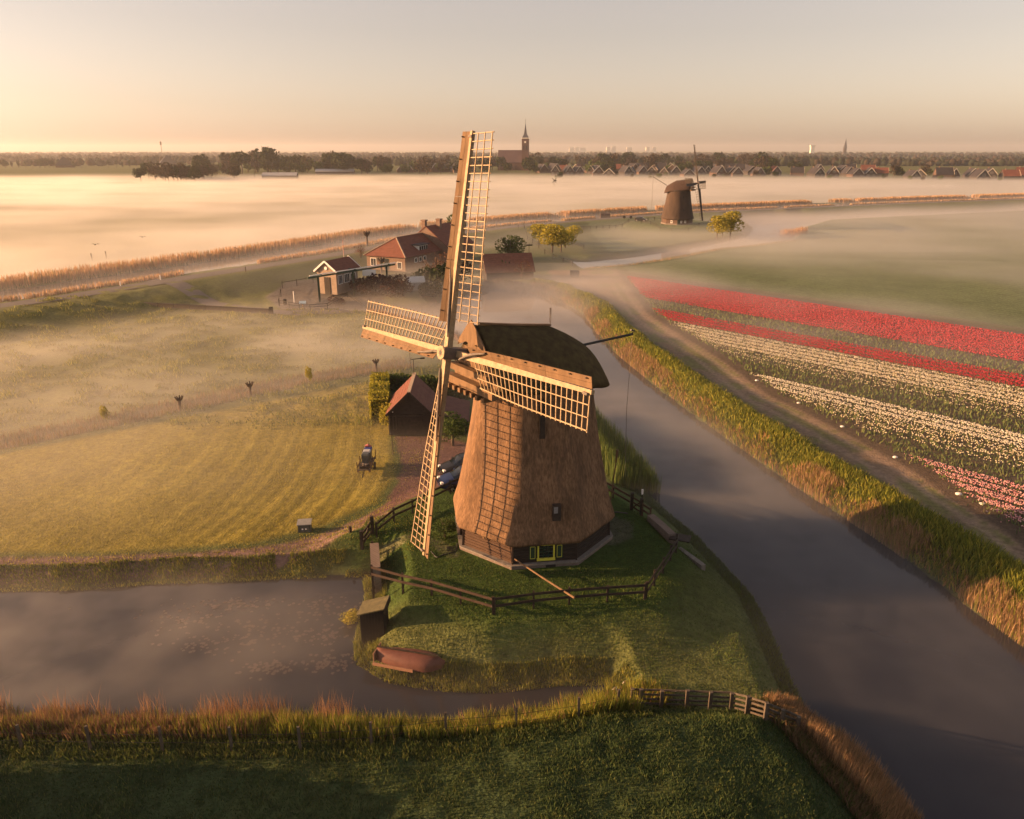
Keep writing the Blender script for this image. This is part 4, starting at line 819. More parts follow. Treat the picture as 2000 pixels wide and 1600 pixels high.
for i, (px, s_) in enumerate(((78, 1.0), (88, 1.1), (96, .9), (146, .7), (12, .8))): x, y, z = P(px, 328, 1); tree('dark', 'farm_tree', x, y, .7, s_*1.3, f"dark tree clump {['just left of','immediately beside','next to','right of','far left of'][i]} the left pyramid roofed farm", 'tree', 'trees around the left pyramid farm')
# trees between the village houses
lst = []
for a_, b_, y0, y1, n_ in ((700, 930, 328, 341, 34), (935, 1060, 329, 341, 20), (1055, 1300, 324, 340, 36), (1300, 1500, 325, 341, 26), (1500, 1560, 334, 342, 4)):
    for i in range(n_): lst.append((gr.uniform(a_, b_), gr.uniform(y0, y1)))
lst += [(1752, 347), (1760, 346), (1745, 347), (1805, 346), (1813, 345), (1306, 338), (1330, 341), (1325, 339), (1180, 340), (1451, 322), (1495, 344), (1484, 343)]
lst.sort()
cnt = {}
for i, (px, py) in enumerate(lst):
    x, y, z = P(px, py, 1); k = gr.choice(['dark', 'brown', 'brown', 'green', 'dark']); s_ = gr.uniform(1.0, 1.75)*(y/800)**.6
    w_ = {'dark': 'dark evergreen', 'brown': 'brownish budding', 'green': 'fresh green'}[k]
    hx = min(((abs(px-h[0]), j) for j, h in enumerate(front)))[1]
    cnt[k] = cnt.get(k, 0)+1; lab = f"{w_} tree, {ORD[(cnt[k]-1) % 40]} of its kind from the left in the village{' beyond the mill' if cnt[k] > 40 else ''}"
    tree(k, 'village_tree', x, y, .7, s_, lab, 'tree', 'trees among the village houses')
lst = sorted([(gr.uniform(1085, 1500), gr.uniform(344, 350)) for i in range(20)]+[(gr.uniform(1500, 2000), gr.uniform(349, 356)) for i in range(9)])
for i, (px, py) in enumerate(lst):
    x, y, z = P(px, py, 1); tree(gr.choice(['dark', 'brown', 'green']), 'garden_tree', x, y, .7, gr.uniform(.4, .72), f"{ORD[i]} small garden tree from the left in front of the village houses", 'tree', 'small trees in front of the village houses')
# woods along the horizon: nobody could count these
def woods():
    r = np.random.default_rng(5); N_ = 7500; D = r.choice([1350, 1550, 1800, 2150, 2700, 3400, 4200, 5200], N_, p=[.11, .12, .13, .15, .15, .13, .11, .10])*r.uniform(.95, 1.05, N_)
    u = r.uniform(-.85, .85, N_); X = u*D; keep = np.ones(N_, bool)
    keep &= ~((D < 2300) & (vnoise(X, D, 260, 3)+vnoise(X, D*.5, 700, 4)*.8 < .02)); X, D = X[keep], D[keep]; n = len(X)
    ph = (1+5*0)*np.ones(n); hgt = r.uniform(8, 15, n)*(1+.35*vnoise(X, D, 180, 6))*np.where(D > 3000, 1.15, 1); w = r.uniform(6, 13, n)*np.where(D > 3000, 2.2, 1.2)
    # each tree: a lumpy hull of 2 rings and a top
    k = 7; ang = np.linspace(0, 2*np.pi, k, endpoint=False); V = []; 
    for z_, rr in ((0, .55), (.35, 1.0), (.72, .85)):
        q = r.uniform(.7, 1.25, (n, k)); V.append(np.stack([X[:, None]+np.cos(ang)*w[:, None]/2*rr*q, D[:, None]+np.sin(ang)*w[:, None]/2*rr*q, (z_*hgt)[:, None]*r.uniform(.85, 1.15, (n, k))+.5], -1))
    top = np.stack([X, D, hgt+.5], -1)[:, None, :]; V = np.concatenate(V+[top], 1); m_ = V.shape[1]; F_ = []
    for a_ in range(2):
        for j in range(k): F_ += [(a_*k+j, a_*k+(j+1) % k, (a_+1)*k+(j+1) % k), (a_*k+j, (a_+1)*k+(j+1) % k, (a_+1)*k+j)]
    for j in range(k): F_.append((2*k+j, 2*k+(j+1) % k, 3*k))
    F_ = np.array(F_); F_ = (F_[None]+(np.arange(n)*m_)[:, None, None]).reshape(-1, 3)
    base = np.array([(.022, .026, .018), (.036, .028, .022), (.018, .024, .017)])[r.integers(0, 3, n)]*r.uniform(.7, 1.3, n)[:, None]
    me = npmesh('distant_woods', V.reshape(-1, 3), F_, 3, False, np.repeat(base, m_, 0))
    tag(link('distant_woods', me, None, mat('far_foliage', None, attr='col', scale=.4, cmul=.5, rough=.95, spec=.05)), kind='stuff')
woods()
# near and middle trees
for px, py, s_, lb in ((1053, 476, 1.15, 'leftmost'), (1078, 493, 1.45, 'second from the left and largest'), (1096, 492, 1.2, 'middle'), (1104, 484, 1.1, 'second from the right'), (1123, 466, .85, 'rightmost and smallest')):
    x, y, z = g3(px, py); tree('willow', 'willow', x, y, z, s_*1.25, f"{lb} yellow green willow in the clump between the two mills", 'tree', 'yellow willows between the mills', sz=s_*.95)
for px, py, s_, lb in ((1400, 466, .95, 'left'), (1411, 463, .8, 'middle'), (1426, 463, 1.15, 'right')):
    x, y, z = g3(px, py); tree('willow', 'willow', x, y, z, s_*1.45, f"{lb} yellow willow of the three on the canal bank right of the far mill", 'tree', 'yellow willows by the far mill')
x, y, z = g3(890, 470, 2); tree('round', 'tree', x, y, z, 1.0, 'round bright green tree behind the farmhouse roof', 'tree')
x, y, z = g3(997, 508, 1.2); tree('round', 'tree', x, y, z, 1.05, 'round dark green tree just left of the misty black barn roof', 'tree')
x, y, z = g3(850, 556, 1.2); tree('twiggy', 'tree', x, y, z, 1.15, 'bare russet tree in front of the farmhouse side wall', 'tree')
x, y, z = g3(868, 570, 1.2); tree('dark', 'tree', x, y, z, .55, 'dark leafy tree right of the bare russet tree by the farmhouse', 'tree')
x, y, z = g3(900, 560, 1.2); tree('brown', 'tree', x, y, z, .5, 'brownish tree half behind the tall sail above the basin', 'tree')
for i, (px, py, k_, s_, lb) in enumerate(((718, 572, 'purple', 1.3, 'dark purple shrub directly right of the pump house'), (745, 572, 'purple', 1.5, 'large dark purple shrub in the farmhouse garden'), (778, 575, 'purple', 1.4, 'dark purple shrub left of the greenhouse'), (828, 560, 'bush', 1.6, 'dark green bush right of the greenhouse'), (838, 574, 'bush', 1.3, 'low dark bush in front of the greenhouse'), (706, 515, 'twiggy', .5, 'small russet shrub beside the farmhouse left corner'), (654, 584, 'purple', .8, 'round dark shrub in front of the pump house door'), (1020, 545, 'twiggy', .7, 'bare shrub against the misty black barn wall'), (985, 540, 'bush', 1.6, 'dark bush left of the misty black barn'))):
    x, y, z = g3(px, py, 1.3); tree(k_, 'shrub', x, y, z, s_, lb, 'shrub')
# garden hedge at the farmhouse and the clipped hedge by the barn
def hedge(name, line, w, h, m, label, n=90, leaf=.09):
    r = np.random.default_rng(len(line)+int(h*10)); C_ = []; Nn = []
    for (x0, y0), (x1, y1) in zip(line, line[1:]):
        L_ = math.hypot(x1-x0, y1-y0); k = int(n*L_*(2*h+w)); s = r.uniform(-w/2/L_, 1+w/2/L_, k); q = r.uniform(0, 2*h+w, k); tx, ty = (x1-x0)/L_, (y1-y0)/L_
        off = np.where(q < h, -w/2, np.where(q < h+w, q-h-w/2, w/2)); zz = np.where(q < h, q, np.where(q < h+w, h, 2*h+w-q)); wob = .08*np.sin(s*L_*2.1)+r.normal(0, .05, k)
        C_.append(np.stack([x0+(x1-x0)*s-ty*(off*(1+wob)), y0+(y1-y0)*s+tx*(off*(1+wob)), zz*(1+wob*.6)], -1))
        for sgn, px_, py_ in ((-1, x0, y0), (1, x1, y1)):
            k2 = int(n*w*h); o2 = r.uniform(-w/2, w/2, k2); C_.append(np.stack([px_+tx*sgn*w/2-ty*o2, py_+ty*sgn*w/2+tx*o2, r.uniform(0, h, k2)], -1))
    C_ = np.concatenate(C_); C_[:, 2] += land(C_[:, 0], C_[:, 1]); k = len(C_); a = r.normal(size=(k, 3)); a /= np.linalg.norm(a, axis=1)[:, None]; b = np.cross(a, r.normal(size=(k, 3))); b /= np.linalg.norm(b, axis=1)[:, None]; s = leaf*r.uniform(.7, 1.5, k)[:, None]
    V = np.stack([C_-a*s, C_+b*s, C_+a*s, C_-b*s], 1).reshape(-1, 3); base = Vector((line[0][0], line[0][1], hz(*line[0])))
    rt = empty(name, base, 0, label, 'hedge'); V -= np.array(base); me = npmesh('foliage', V, np.arange(k*4).reshape(k, 4), 4); link('foliage', me, rt, m)
    core = MB()
    for (x0, y0), (x1, y1) in zip(line, line[1:]):
        d_ = Vector((x1-x0, y1-y0, 0)).normalized()*(w*.38); z_ = h*.46; core.bar(Vector((x0, y0, base.z+z_))-base-d_, Vector((x1, y1, base.z+z_))-base+d_, w*.84, h*.9)
    core.build('branches', mat('hedge_core', (.03, .035, .012), (.05, .05, .02)), rt); return rt
hedge('hedge', PL([(742, 818), (744, 772)], 1.0), 1.7, 2.3, LEAF_H, 'clipped sunlit yellow green hedge left of the black barn', n=110, leaf=.08)
hedge('hedge', PL([(768, 768), (905, 775)], 1.0), 1.2, 2.0, LEAF_G, 'dark green hedge running behind the black barn', n=60, leaf=.1)
hedge('hedge', PL([(745, 548), (835, 541)], 1.3), 1.2, 1.3, LEAF_D, 'trimmed dark garden hedge in front of the farmhouse', n=30, leaf=.14)
x, y, z = g3(761, 838, 1.0); tree('willow', 'shrub', x, y, z, .5, 'small yellow green shrub at the left corner of the black barn', 'shrub')
x, y, z = g3(884, 868, 1.0); tree('round', 'shrub', x, y, z, .5, 'dark leafy shrub between the barn and the mill', 'shrub')
x, y, z = g3(869, 1050, 2.0); tree('round', 'shrub', x, y, z, .26, 'leafy green shrub on the lawn left of the mill base', 'shrub', sz=.22)
x, y, z = P(690, 1216, 0); tree('willow', 'sedge_tussock', x, y, -.1, .30, 'round grassy tussock in the pond beside the black hut', 'plant', sz=.16)
# pollard willows and young trees along the ditch
for px, py, lb in ((735, 727, 'pollard willow stump nearest the barn along the misty ditch'), (490, 774, 'pollard willow stump in the middle of the misty ditch row'), (353, 802, 'leftmost pollard willow stump along the misty ditch')):
    x, y, z = g3(px, py, .9); r = empty('pollard_willow', (x, y, z), random.uniform(0, 6), lb, 'tree', 'pollard willows along the ditch'); r.scale = (.8, .8, .8)
    MB().tube([(0, 0, 0), (.04, 0, .9), (0, .03, 1.5)], [.22, .17, .2], 8).build('trunk', BARK, r)
    hd = MB(); rr = random.Random(px)
    for k in range(9):
        a_ = k*.7; hd.tube([(0, 0, 1.35), (math.cos(a_)*.28, math.sin(a_)*.28, 1.65), (math.cos(a_)*.5, math.sin(a_)*.5, 1.95+rr.uniform(0, .15))], [.12, .11, .07], 6)
    hd.build('pollard_head', BARK, r)
for px, py, lb in ((207, 822, 'slender young yellow tree at the left end of the misty ditch'), (605, 752, 'slender young yellow tree between two pollard stumps')):
    x, y, z = g3(px, py, .9); tree('willow', 'young_tree', x, y, z, .17, lb, 'tree', sz=.42)
for i, (px, py) in enumerate(((745, 530), (718, 488))):
    x, y, z = g3(px, py, 1.8); r = empty('pollard_tree', (x, y, z), i, ['dark knobbly pollard tree before the farmhouse front wall', 'small knobbly pollard tree on the dike verge behind the pump house'][i], 'tree'); tr = MB(); tr.tube([(0, 0, -.2), (0, 0, 2.6)], [.25, .2], 7); tr.build('trunk', BARK, r)
    hd = MB()
    for k in range(8): a_ = k*.8; hd.tube([(0, 0, 2.4), (math.cos(a_)*.6, math.sin(a_)*.6, 3.1+.2*(k % 3)), (math.cos(a_)*.8, math.sin(a_)*.8, 3.7)], [.2, .2, .12], 6)
    hd.build('pollard_head', BARK, r)
# unseen trees added left of the view to keep low sun off near grass
for i in range(7):
    x, y = -27-i*1.2-2*(i % 2), 8+i*2.3; tree('dark', 'shade_tree', x, y, 1.0, .72+.05*(i % 3), f"{ORD[i]} added shade tree from the camera, unseen left of the view", 'tree', 'added shade trees out of view')

# ---------------------------------------------------------------- reeds, sedge, tulips: blades by the thousand
def blades(name, x, y, h, w, lean, col, base=None, kind_='stuff', curve=.35, rough=.8, z=None, dirn=None):
    n = len(x); r = np.random.default_rng(n); zz = land(x, y) if z is None else z; a = r.uniform(0, 6.283, n); la = (a if dirn is None else dirn+r.normal(0, .6, n))
    ux, uy = np.cos(a), np.sin(a); lx, ly = np.cos(la)*lean, np.sin(la)*lean
    b0 = np.stack([x-ux*w/2, y-uy*w/2, zz-.05], -1); b1 = np.stack([x+ux*w/2, y+uy*w/2, zz-.05], -1)
    mx_, my_ = x+lx*h*.35, y+ly*h*.35; m0 = np.stack([mx_-ux*w*.35, my_-uy*w*.35, zz+h*.6], -1); m1 = np.stack([mx_+ux*w*.35, my_+uy*w*.35, zz+h*.6], -1)
    tp = np.stack([x+lx*h*(.35+curve), y+ly*h*(.35+curve), zz+h], -1)
    V = np.stack([b0, b1, m1, m0, tp], 1); F_ = np.array([(0, 1, 2), (0, 2, 3), (3, 2, 4)]); F_ = (F_[None]+(np.arange(n)*5)[:, None, None]).reshape(-1, 3)
    me = npmesh(name, V.reshape(-1, 3), F_, 3, False, np.repeat(col, 5, 0)); return me
def vc_leaf(name):
    if name in MATS: return MATS[name]
    m = bpy.data.materials.new(name); t, o, b = nodes_of(m); a = t.nodes.new('ShaderNodeVertexColor'); a.layer_name = 'col'; t.links.new(a.outputs['Color'], b.inputs['Base Color'])
    b.inputs['Roughness'].default_value = .8; b.inputs['Specular IOR Level'].default_value = .1; tr = t.nodes.new('ShaderNodeBsdfTranslucent'); t.links.new(a.outputs['Color'], tr.inputs['Color'])
    ms = t.nodes.new('ShaderNodeMixShader'); ms.inputs[0].default_value = .3; t.links.new(b.outputs[0], ms.inputs[1]); t.links.new(tr.outputs[0], ms.inputs[2]); t.links.new(ms.outputs[0], o.inputs['Surface']); MATS[name] = m; return m
def along(line, n, d0, d1, r, s0=0, s1=1):
    """n random points in a band d0..d1 to the left (+) of a line, between fractions s0..s1 of its length"""
    p = np.array([q[:2] for q in line]); seg = np.hypot(*np.diff(p, axis=0).T); acc = np.concatenate([[0], np.cumsum(seg)]); s = r.uniform(s0, s1, n)*acc[-1]; i = np.clip(np.searchsorted(acc, s)-1, 0, len(seg)-1); t = (s-acc[i])/seg[i]
    d = (p[i+1]-p[i])/seg[i][:, None]; o = r.uniform(d0, d1, n); q = p[i]+(p[i+1]-p[i])*t[:, None]; return q[:, 0]-d[:, 1]*o, q[:, 1]+d[:, 0]*o, s
def mixc(cols, n, r, w=None, var=.25):
    c = np.array(cols)[r.choice(len(cols), n, p=w)]; return c*r.uniform(1-var, 1+var, (n, 1))
LM = vc_leaf('reed_blades'); OR1, OR2, GR1, GR2, YG, BR = (.36, .205, .10), (.44, .27, .14), (.10, .13, .024), (.18, .195, .032), (.28, .26, .045), (.19, .125, .075)
def reed_obj(name, x, y, h, w, lean, col, **k):
    o = link(name, blades(name, x, y, h, w, lean, col, **k), None, LM); tag(o, kind='stuff'); return o
r_ = np.random.default_rng(21)
RR = RIVER_R; RRn = [p for p in RR]
# right bank: green rank growth along the crown, straw coloured reeds in clumps at the water
n = 62000; x, y, s = along(RRn, n, .05, 4.4, r_); dd = r_.random(n); keep = dd < np.clip(60/np.hypot(x, y), .12, 1); x, y = x[keep], y[keep]
d, _, _ = seg_dist(x, y, RRn); patch = vnoise(x, y, 3.5, 31)+vnoise(x, y, 1.3, 32)*.5; far = np.clip(np.hypot(x, y)/45, 1, 3)
c = mixc([GR1, GR2, YG], len(x), r_, [.3, .45, .25]); dry = (d < 1.3+patch*1.5)[:, None]; c = np.where(dry & (r_.random((len(x), 1)) < .4), mixc([OR1, BR], len(x), r_), c)
reed_obj('bank_herbs', x, y, r_.uniform(.35, .8, len(x))*(1+patch*.5), .06*far, r_.uniform(.2, .8, len(x)), c)
n = 60000; x, y, s = along(RRn, n, -.1, 1.7, r_); patch = vnoise(x, y, 5, 41)+vnoise(x, y, 1.7, 42)*.6; dist = np.hypot(x, y); keep = (patch > .10-.12*(dist > 85)-.05*r_.random(n)) & (r_.random(n) < np.clip(55/dist, .15, 1)); x, y, patch = x[keep], y[keep], patch[keep]; far = np.clip(np.hypot(x, y)/40, 1, 3.5)
z = np.maximum(land(x, y), 0); reed_obj('reed_bed', x, y, r_.uniform(.6, 1.15, len(x))*(.85+.5*np.clip(patch, -.2, .6)), .032*far, r_.uniform(.05, .3, len(x)), mixc([(.32, .20, .11), (.38, .25, .14), BR, GR2], len(x), r_, [.35, .25, .2, .2]), z=z)
# pond side of the near dike: a belt of reeds, rust red herbs and green grass
PB = PL([(-330, 1414), (0, 1414), (200, 1424), (400, 1424), (600, 1424), (800, 1432), (950, 1424), (1100, 1402), (1195, 1376), (1215, 1352)], 0)
n = 42000; x, y, s = along(PB, n, -2.7, .5, r_); z = np.maximum(land(x, y), 0); px_ = 1000+CF*x/(y*math.cos(CP)+25*math.sin(CP))
rust = np.clip((620-px_)/300, 0, 1)[:, None]; c = np.where(r_.random((n, 1)) < rust*.7, mixc([(.13, .07, .045), (.18, .10, .06), (.26, .16, .09)], n, r_), mixc([GR2, YG, GR1, OR1], n, r_, [.4, .3, .2, .1]))
reed_obj('sedge_belt', x, y, r_.uniform(.35, .95, n)*(1+.9*np.clip(vnoise(x, y, 1.1, 92)+vnoise(x, y, .4, 93)*.5, -.5, .5)), .04, r_.uniform(.1, .5, n), c, z=z)
n = 3600; x, y, s = along(PB, n, -.6, 1.1, r_, .18, .66); pt = vnoise(x, y, 1.3, 50)+vnoise(x, y, .5, 52)*.7+.3*np.exp(-((x+11.5)/2.5)**2); k = pt > .02; x, y = x[k], y[k]; reed_obj('reed_plumes', x, y, r_.uniform(.8, 1.75, len(x)), .026, r_.uniform(.1, .45, len(x)), mixc([(.26, .14, .07), (.36, .21, .11)], len(x), r_), z=np.maximum(land(x, y), 0)-.1)
n = 9000; x, y, s = along(PB, n, -3.8, -2.2, r_); reed_obj('dike_herbs', x, y, r_.uniform(.08, .34, n), .05, r_.uniform(.3, .9, n), mixc([(.055, .08, .022), (.08, .11, .03), (.12, .13, .04)], n, r_))
# reeds right of the mill, on the left bank of the river
L1 = PL([(1252, 968), (1205, 905), (1160, 855), (1130, 820)], 0); n = 9000; x, y, s = along(L1, n, -1.6, 2.2, r_); reed_obj('green_reeds', x, y, r_.uniform(1.0, 2.0, n), .05, r_.uniform(.02, .18, n), mixc([(.07, .11, .03), (.10, .15, .04), (.15, .18, .05)], n, r_), z=np.maximum(land(x, y), 0))
# bottom right corner: tall straw reeds
L2 = PL([(1790, 1625), (1700, 1535), (1640, 1470), (1585, 1420), (1545, 1385)], 0); n = 15000; x, y, s = along(L2, n, -.2, 2.0, r_); z = np.maximum(land(x, y), 0); reed_obj('tall_reeds', x, y, r_.uniform(.6, 1.35, n)*np.clip(1.1-.15*np.abs(s-3), .6, 1), .024, r_.uniform(.15, .55, n), mixc([OR1, OR2, BR, (.12, .12, .05)], n, r_, [.35, .3, .25, .1]), z=z, dirn=0.5)
n = 9000; x, y, s = along(L2, n, .8, 3.0, r_); reed_obj('dike_herbs', x, y, r_.uniform(.25, .7, n), .05, r_.uniform(.2, .8, n), mixc([BR, (.08, .10, .03), (.14, .10, .05)], n, r_))
# promontory edge of the mill mound along the pond
L3_ = PL([(722, 1121), (727, 1170), (708, 1250), (708, 1290), (765, 1324), (860, 1340), (960, 1344), (1090, 1330), (1190, 1328), (1212, 1352)], 0); n = 15000; x, y, s = along(L3_, n, -.45, .9, r_, .02, 1); reed_obj('green_reeds', x, y, r_.uniform(.12, .36, n)*(1+1.3*np.clip(vnoise(x, y, .8, 90), -.4, .5)), .038, r_.uniform(.2, .6, n), mixc([GR1, GR2, YG, (.2, .2, .08)], n, r_, [.3, .3, .2, .2]), z=np.maximum(land(x, y), -.05))
L4 = PL([(-330, 1170), (0, 1150), (160, 1148), (300, 1136), (450, 1132), (600, 1124), (722, 1121)], 0); n = 14000; x, y, s = along(L4, n, -.4, 1.3, r_); k = vnoise(x, y, 1.2, 61) > -.2; x, y = x[k], y[k]; reed_obj('bank_grass', x, y, r_.uniform(.06, .2, len(x))*(1+1.6*np.clip(vnoise(x, y, .9, 91), -.5, .5)), .05, r_.uniform(.3, .9, len(x)), mixc([GR1, (.11, .13, .03), YG], len(x), r_), z=np.maximum(land(x, y), 0))
L5 = PL([(1245, 962), (1290, 1005), (1345, 1050), (1400, 1110), (1450, 1165), (1480, 1225), (1515, 1310), (1545, 1380)], 0); n = 9000; x, y, s = along(L5, n, -.3, .6, r_); reed_obj('bank_grass', x, y, r_.uniform(.1, .3, n), .05, r_.uniform(.3, .9, n), mixc([GR1, (.09, .12, .04)], n, r_), z=np.maximum(land(x, y), 0))
# ditch reeds
n = 8000; x, y, s = along(DITCH, n, -1.6, 1.8, r_); reed_obj('ditch_reeds', x, y, r_.uniform(.35, .85, n), .06, r_.uniform(.05, .3, n), mixc([(.26, .18, .11), (.30, .21, .13), (.20, .18, .07)], n, r_), z=np.maximum(land(x, y), .2))
# reeds of the ring canal, both sides
for d0, d1, nn in ((-8.6, -6.2, 24000), (5.8, 12.0, 40000)):
    x, y, s = along(CANAL, nn, d0, d1, r_); px_ = 1000+CF*x/(y*math.cos(CP)+22*math.sin(CP)); rg = vnoise(x, y, 3, 95)*30; gap = (d0 < 0) & (px_ > 350+rg) & (px_ < 500+rg); keep = (~gap) & (px_ > -150) & (px_ < 2150) & (vnoise(x, y, 8, 70) > -.3); x, y = x[keep], y[keep]; far = np.clip(np.hypot(x, y)/60, 1, 5)
    reed_obj('canal_reeds', x, y, r_.uniform(1.0, 2.1, len(x))*(.55 if d0 < 0 else 1), .06*far, r_.uniform(.02, .2, len(x)), mixc([(.46, .29, .17), (.54, .36, .22), (.34, .27, .14)], len(x), r_, [.5, .3, .2]), z=np.maximum(land(x, y), 2.15))
# upper canal and basin fringe
for line, nn, cols, hh_ in ((PL([(1545, 473), (1470, 484), (1400, 491), (1300, 511), (1220, 523), (1145, 529)], 0), 5000, [OR1, GR1, (.2, .18, .08)], .8), (PL([(1452, 460), (1462, 448), (1440, 430)], 0), 1500, [GR1, BR], .9), (PL([(1100, 592), (1062, 574), (1020, 566), (960, 560), (900, 577), (830, 592)], 0), 7000, [GR1, BR, (.2, .14, .09)], .8), (PL([(735, 620), (830, 642), (900, 670), (960, 700)], 0), 6000, [(.22, .13, .09), (.28, .17, .11)], 1.0)):
    x, y, s = along(line, nn, -1.6, 1.6, r_); reed_obj('canal_fringe', x, y, r_.uniform(.4, 1.0, nn)*hh_, .12, r_.uniform(.1, .4, nn), mixc(cols, nn, r_), z=np.maximum(land(x, y), 0))
x0_, y0_, _ = P(1550, 462, 0); n = 900; x = x0_+r_.normal(0, 1.6, n); y = y0_+r_.normal(0, 2.0, n); reed_obj('reed_clump', x, y, r_.uniform(1.4, 2.6, n), .14, r_.uniform(.02, .2, n), mixc([OR1, OR2], n, r_), z=np.maximum(land(x, y), 0))
# rough grass tufts
def tufts(name, n, xr_, yr_, h, w, cols, test=None, wts=None):
    import numpy as np
    x = r_.uniform(*xr_, n); y = r_.uniform(*yr_, n); k = land(x, y) > .12
    if test is not None: k &= test(x, y)
    x, y = x[k], y[k]; m_ = len(x); cl_n = vnoise(x, y, .7, 80)+vnoise(x, y, 2.4, 81); reed_obj(name, x, y, r_.uniform(*h, m_)*(1+1.1*np.clip(cl_n, -.6, .8)), w, r_.uniform(.4, 1.1, m_), mixc(cols, m_, r_, wts)*(1+.5*np.clip(cl_n, -.7, .9))[:, None])
tufts('rough_grass', 120000, (-26, 15), (17, 28.5), (.05, .17), .035, [(.042, .068, .026), (.06, .09, .03), (.11, .125, .04)], None, [.5, .35, .15])
tufts('mound_grass', 60000, (-10, 16), (28.5, 47), (.04, .11), .035, [(.05, .085, .02), (.075, .11, .028), (.11, .13, .035)], lambda x, y: np.hypot(x-MX, y-MY) > 5.4, [.45, .4, .15])
tufts('meadow_grass', 45000, (-75, -8), (66, 122), (.15, .4), .10, [(.11, .13, .03), (.18, .18, .04), (.27, .25, .06)], lambda x, y: (vnoise(x, y*1.6, 2.2, 8) > -.1) & (x > -y*.72-6), [.4, .35, .25])
tufts('lawn_grass', 50000, (-52, -6), (41, 74), (.03, .08), .05, [(.20, .18, .035), (.27, .24, .045)], lambda x, y: (sdf(x, y, POND) > 1) & (x > -y*.72-6))
# ---- the bulb field
ROWS = {'red1a': (538, 546, 'dim'), }
def bed_points(q0, q1, dens, pitch, n_max, sparse=0, s0=None, jit=.26):
    a = P(1235, 560, .9); smin = -200; smax = 60; n = int(min(n_max, dens*(q1-q0)*220)); q = r_.uniform(q0, q1, n); qc = (np.floor(q/pitch)+.5)*pitch; q = qc+r_.uniform(-.36, .36, n)*pitch; s = r_.uniform(-150, 70, n)
    x = q*(-rdy)+s*rdx; y = q*rdx+s*rdy; dep = y*math.cos(CP)+24.6*math.sin(CP); px_ = 1000+CF*x/dep
    start = r_.normal(0, .35, n); d, _, _ = seg_dist(x, y, FIELD_EDGE); ins = inside(x, y, FIELD_EDGE+[(400, 20), (400, 60), (60, 200)])
    k = ins & (d > 1.6+start) & (px_ < 2420) & (y > 26) & (y < 170); return x[k], y[k], q[k]
def heads(name, x, y, q, col, size, h):
    n = len(x); z = .95+h*r_.uniform(.9, 1.08, n); s = size*r_.uniform(.75, 1.2, n); a = r_.uniform(0, 1.57, n); ring = []
    for j in range(4): t = a+j*math.pi/2; ring.append(np.stack([x+np.cos(t)*s, y+np.sin(t)*s, z+s*.5], -1))
    bot = np.stack([x, y, z-s*.7], -1); V = np.stack(ring+[bot, np.stack([x, y, z+s*1.1], -1)], 1); F_ = np.array([(0, 4, 1), (1, 4, 2), (2, 4, 3), (3, 4, 0), (0, 1, 5), (1, 2, 5), (2, 3, 5), (3, 0, 5)]); F_ = (F_[None]+(np.arange(n)*6)[:, None, None]).reshape(-1, 3)
    o = link(name, npmesh(name, V.reshape(-1, 3), F_, 3, True, np.repeat(col, 6, 0)), None, vc_leaf('tulip_petals')); tag(o, kind='stuff'); return o
def bq(px, py): a = P(px, py, 1.3); return rowq(a[0], a[1])
Qr1, Qr1b, Qr2a, Qr2b, Qw1a, Qw1b, Qw1c, Qw2a, Qw2b, Qw2c, Qp0, Qp1 = bq(2000, 656), bq(2000, 706), bq(2000, 735), bq(2000, 756), bq(2000, 762), bq(2000, 797), bq(2000, 818), bq(2000, 850), bq(2000, 880), bq(2000, 915), bq(1800, 899), bq(2000, 1050)
# leaves of every row first
x, y, q = bed_points(bq(2000, 1050), Qr1, 14, 1.5, 220000); dist = np.hypot(x, y); k = r_.random(len(x)) < np.clip(60/dist, .35, 1); x, y = x[k], y[k]; n = len(x)
reed_obj('tulip_leaves', x, y, r_.uniform(.18, .42, n), .09*np.clip(np.hypot(x, y)/60, 1, 2), r_.uniform(.3, .9, n), mixc([(.09, .13, .045), (.13, .17, .06), (.17, .19, .07)], n, r_), z=np.full(n, .93))
for nm, a_, b_, dens, cols, sz, pit in (('red_tulips', Qr1b, Qr1, 30, [(.46, .05, .07), (.54, .08, .10), (.40, .045, .06)], .105, 1.5), ('red_tulips', Qr2b, Qr2a, 34, [(.42, .03, .045), (.5, .05, .07)], .08, 1.5),
                                     ('white_tulips', Qw1b, Qw1a, 34, [(.72, .66, .52), (.78, .74, .64), (.66, .58, .40)], .062, 1.5), ('white_tulips', Qw1c, Qw1b, 9, [(.72, .66, .52), (.66, .58, .40)], .06, 1.5),
                                     ('white_tulips', Qw2b, Qw2a, 38, [(.78, .73, .60), (.8, .76, .66)], .06, 1.35), ('white_tulips', Qw2c, Qw2b, 12, [(.78, .73, .58), (.7, .62, .42)], .062, 1.5),
                                     ('pink_tulips', Qp1, Qp0, 50, [(.74, .42, .43), (.78, .54, .52), (.70, .30, .34)], .055, 1.5)):
    x, y, q = bed_points(a_, b_, dens, pit, 200000, jit=.42 if 'red' in nm else .34); heads(nm, x, y, q, mixc(cols, len(x), r_, var=.12), sz, .42)
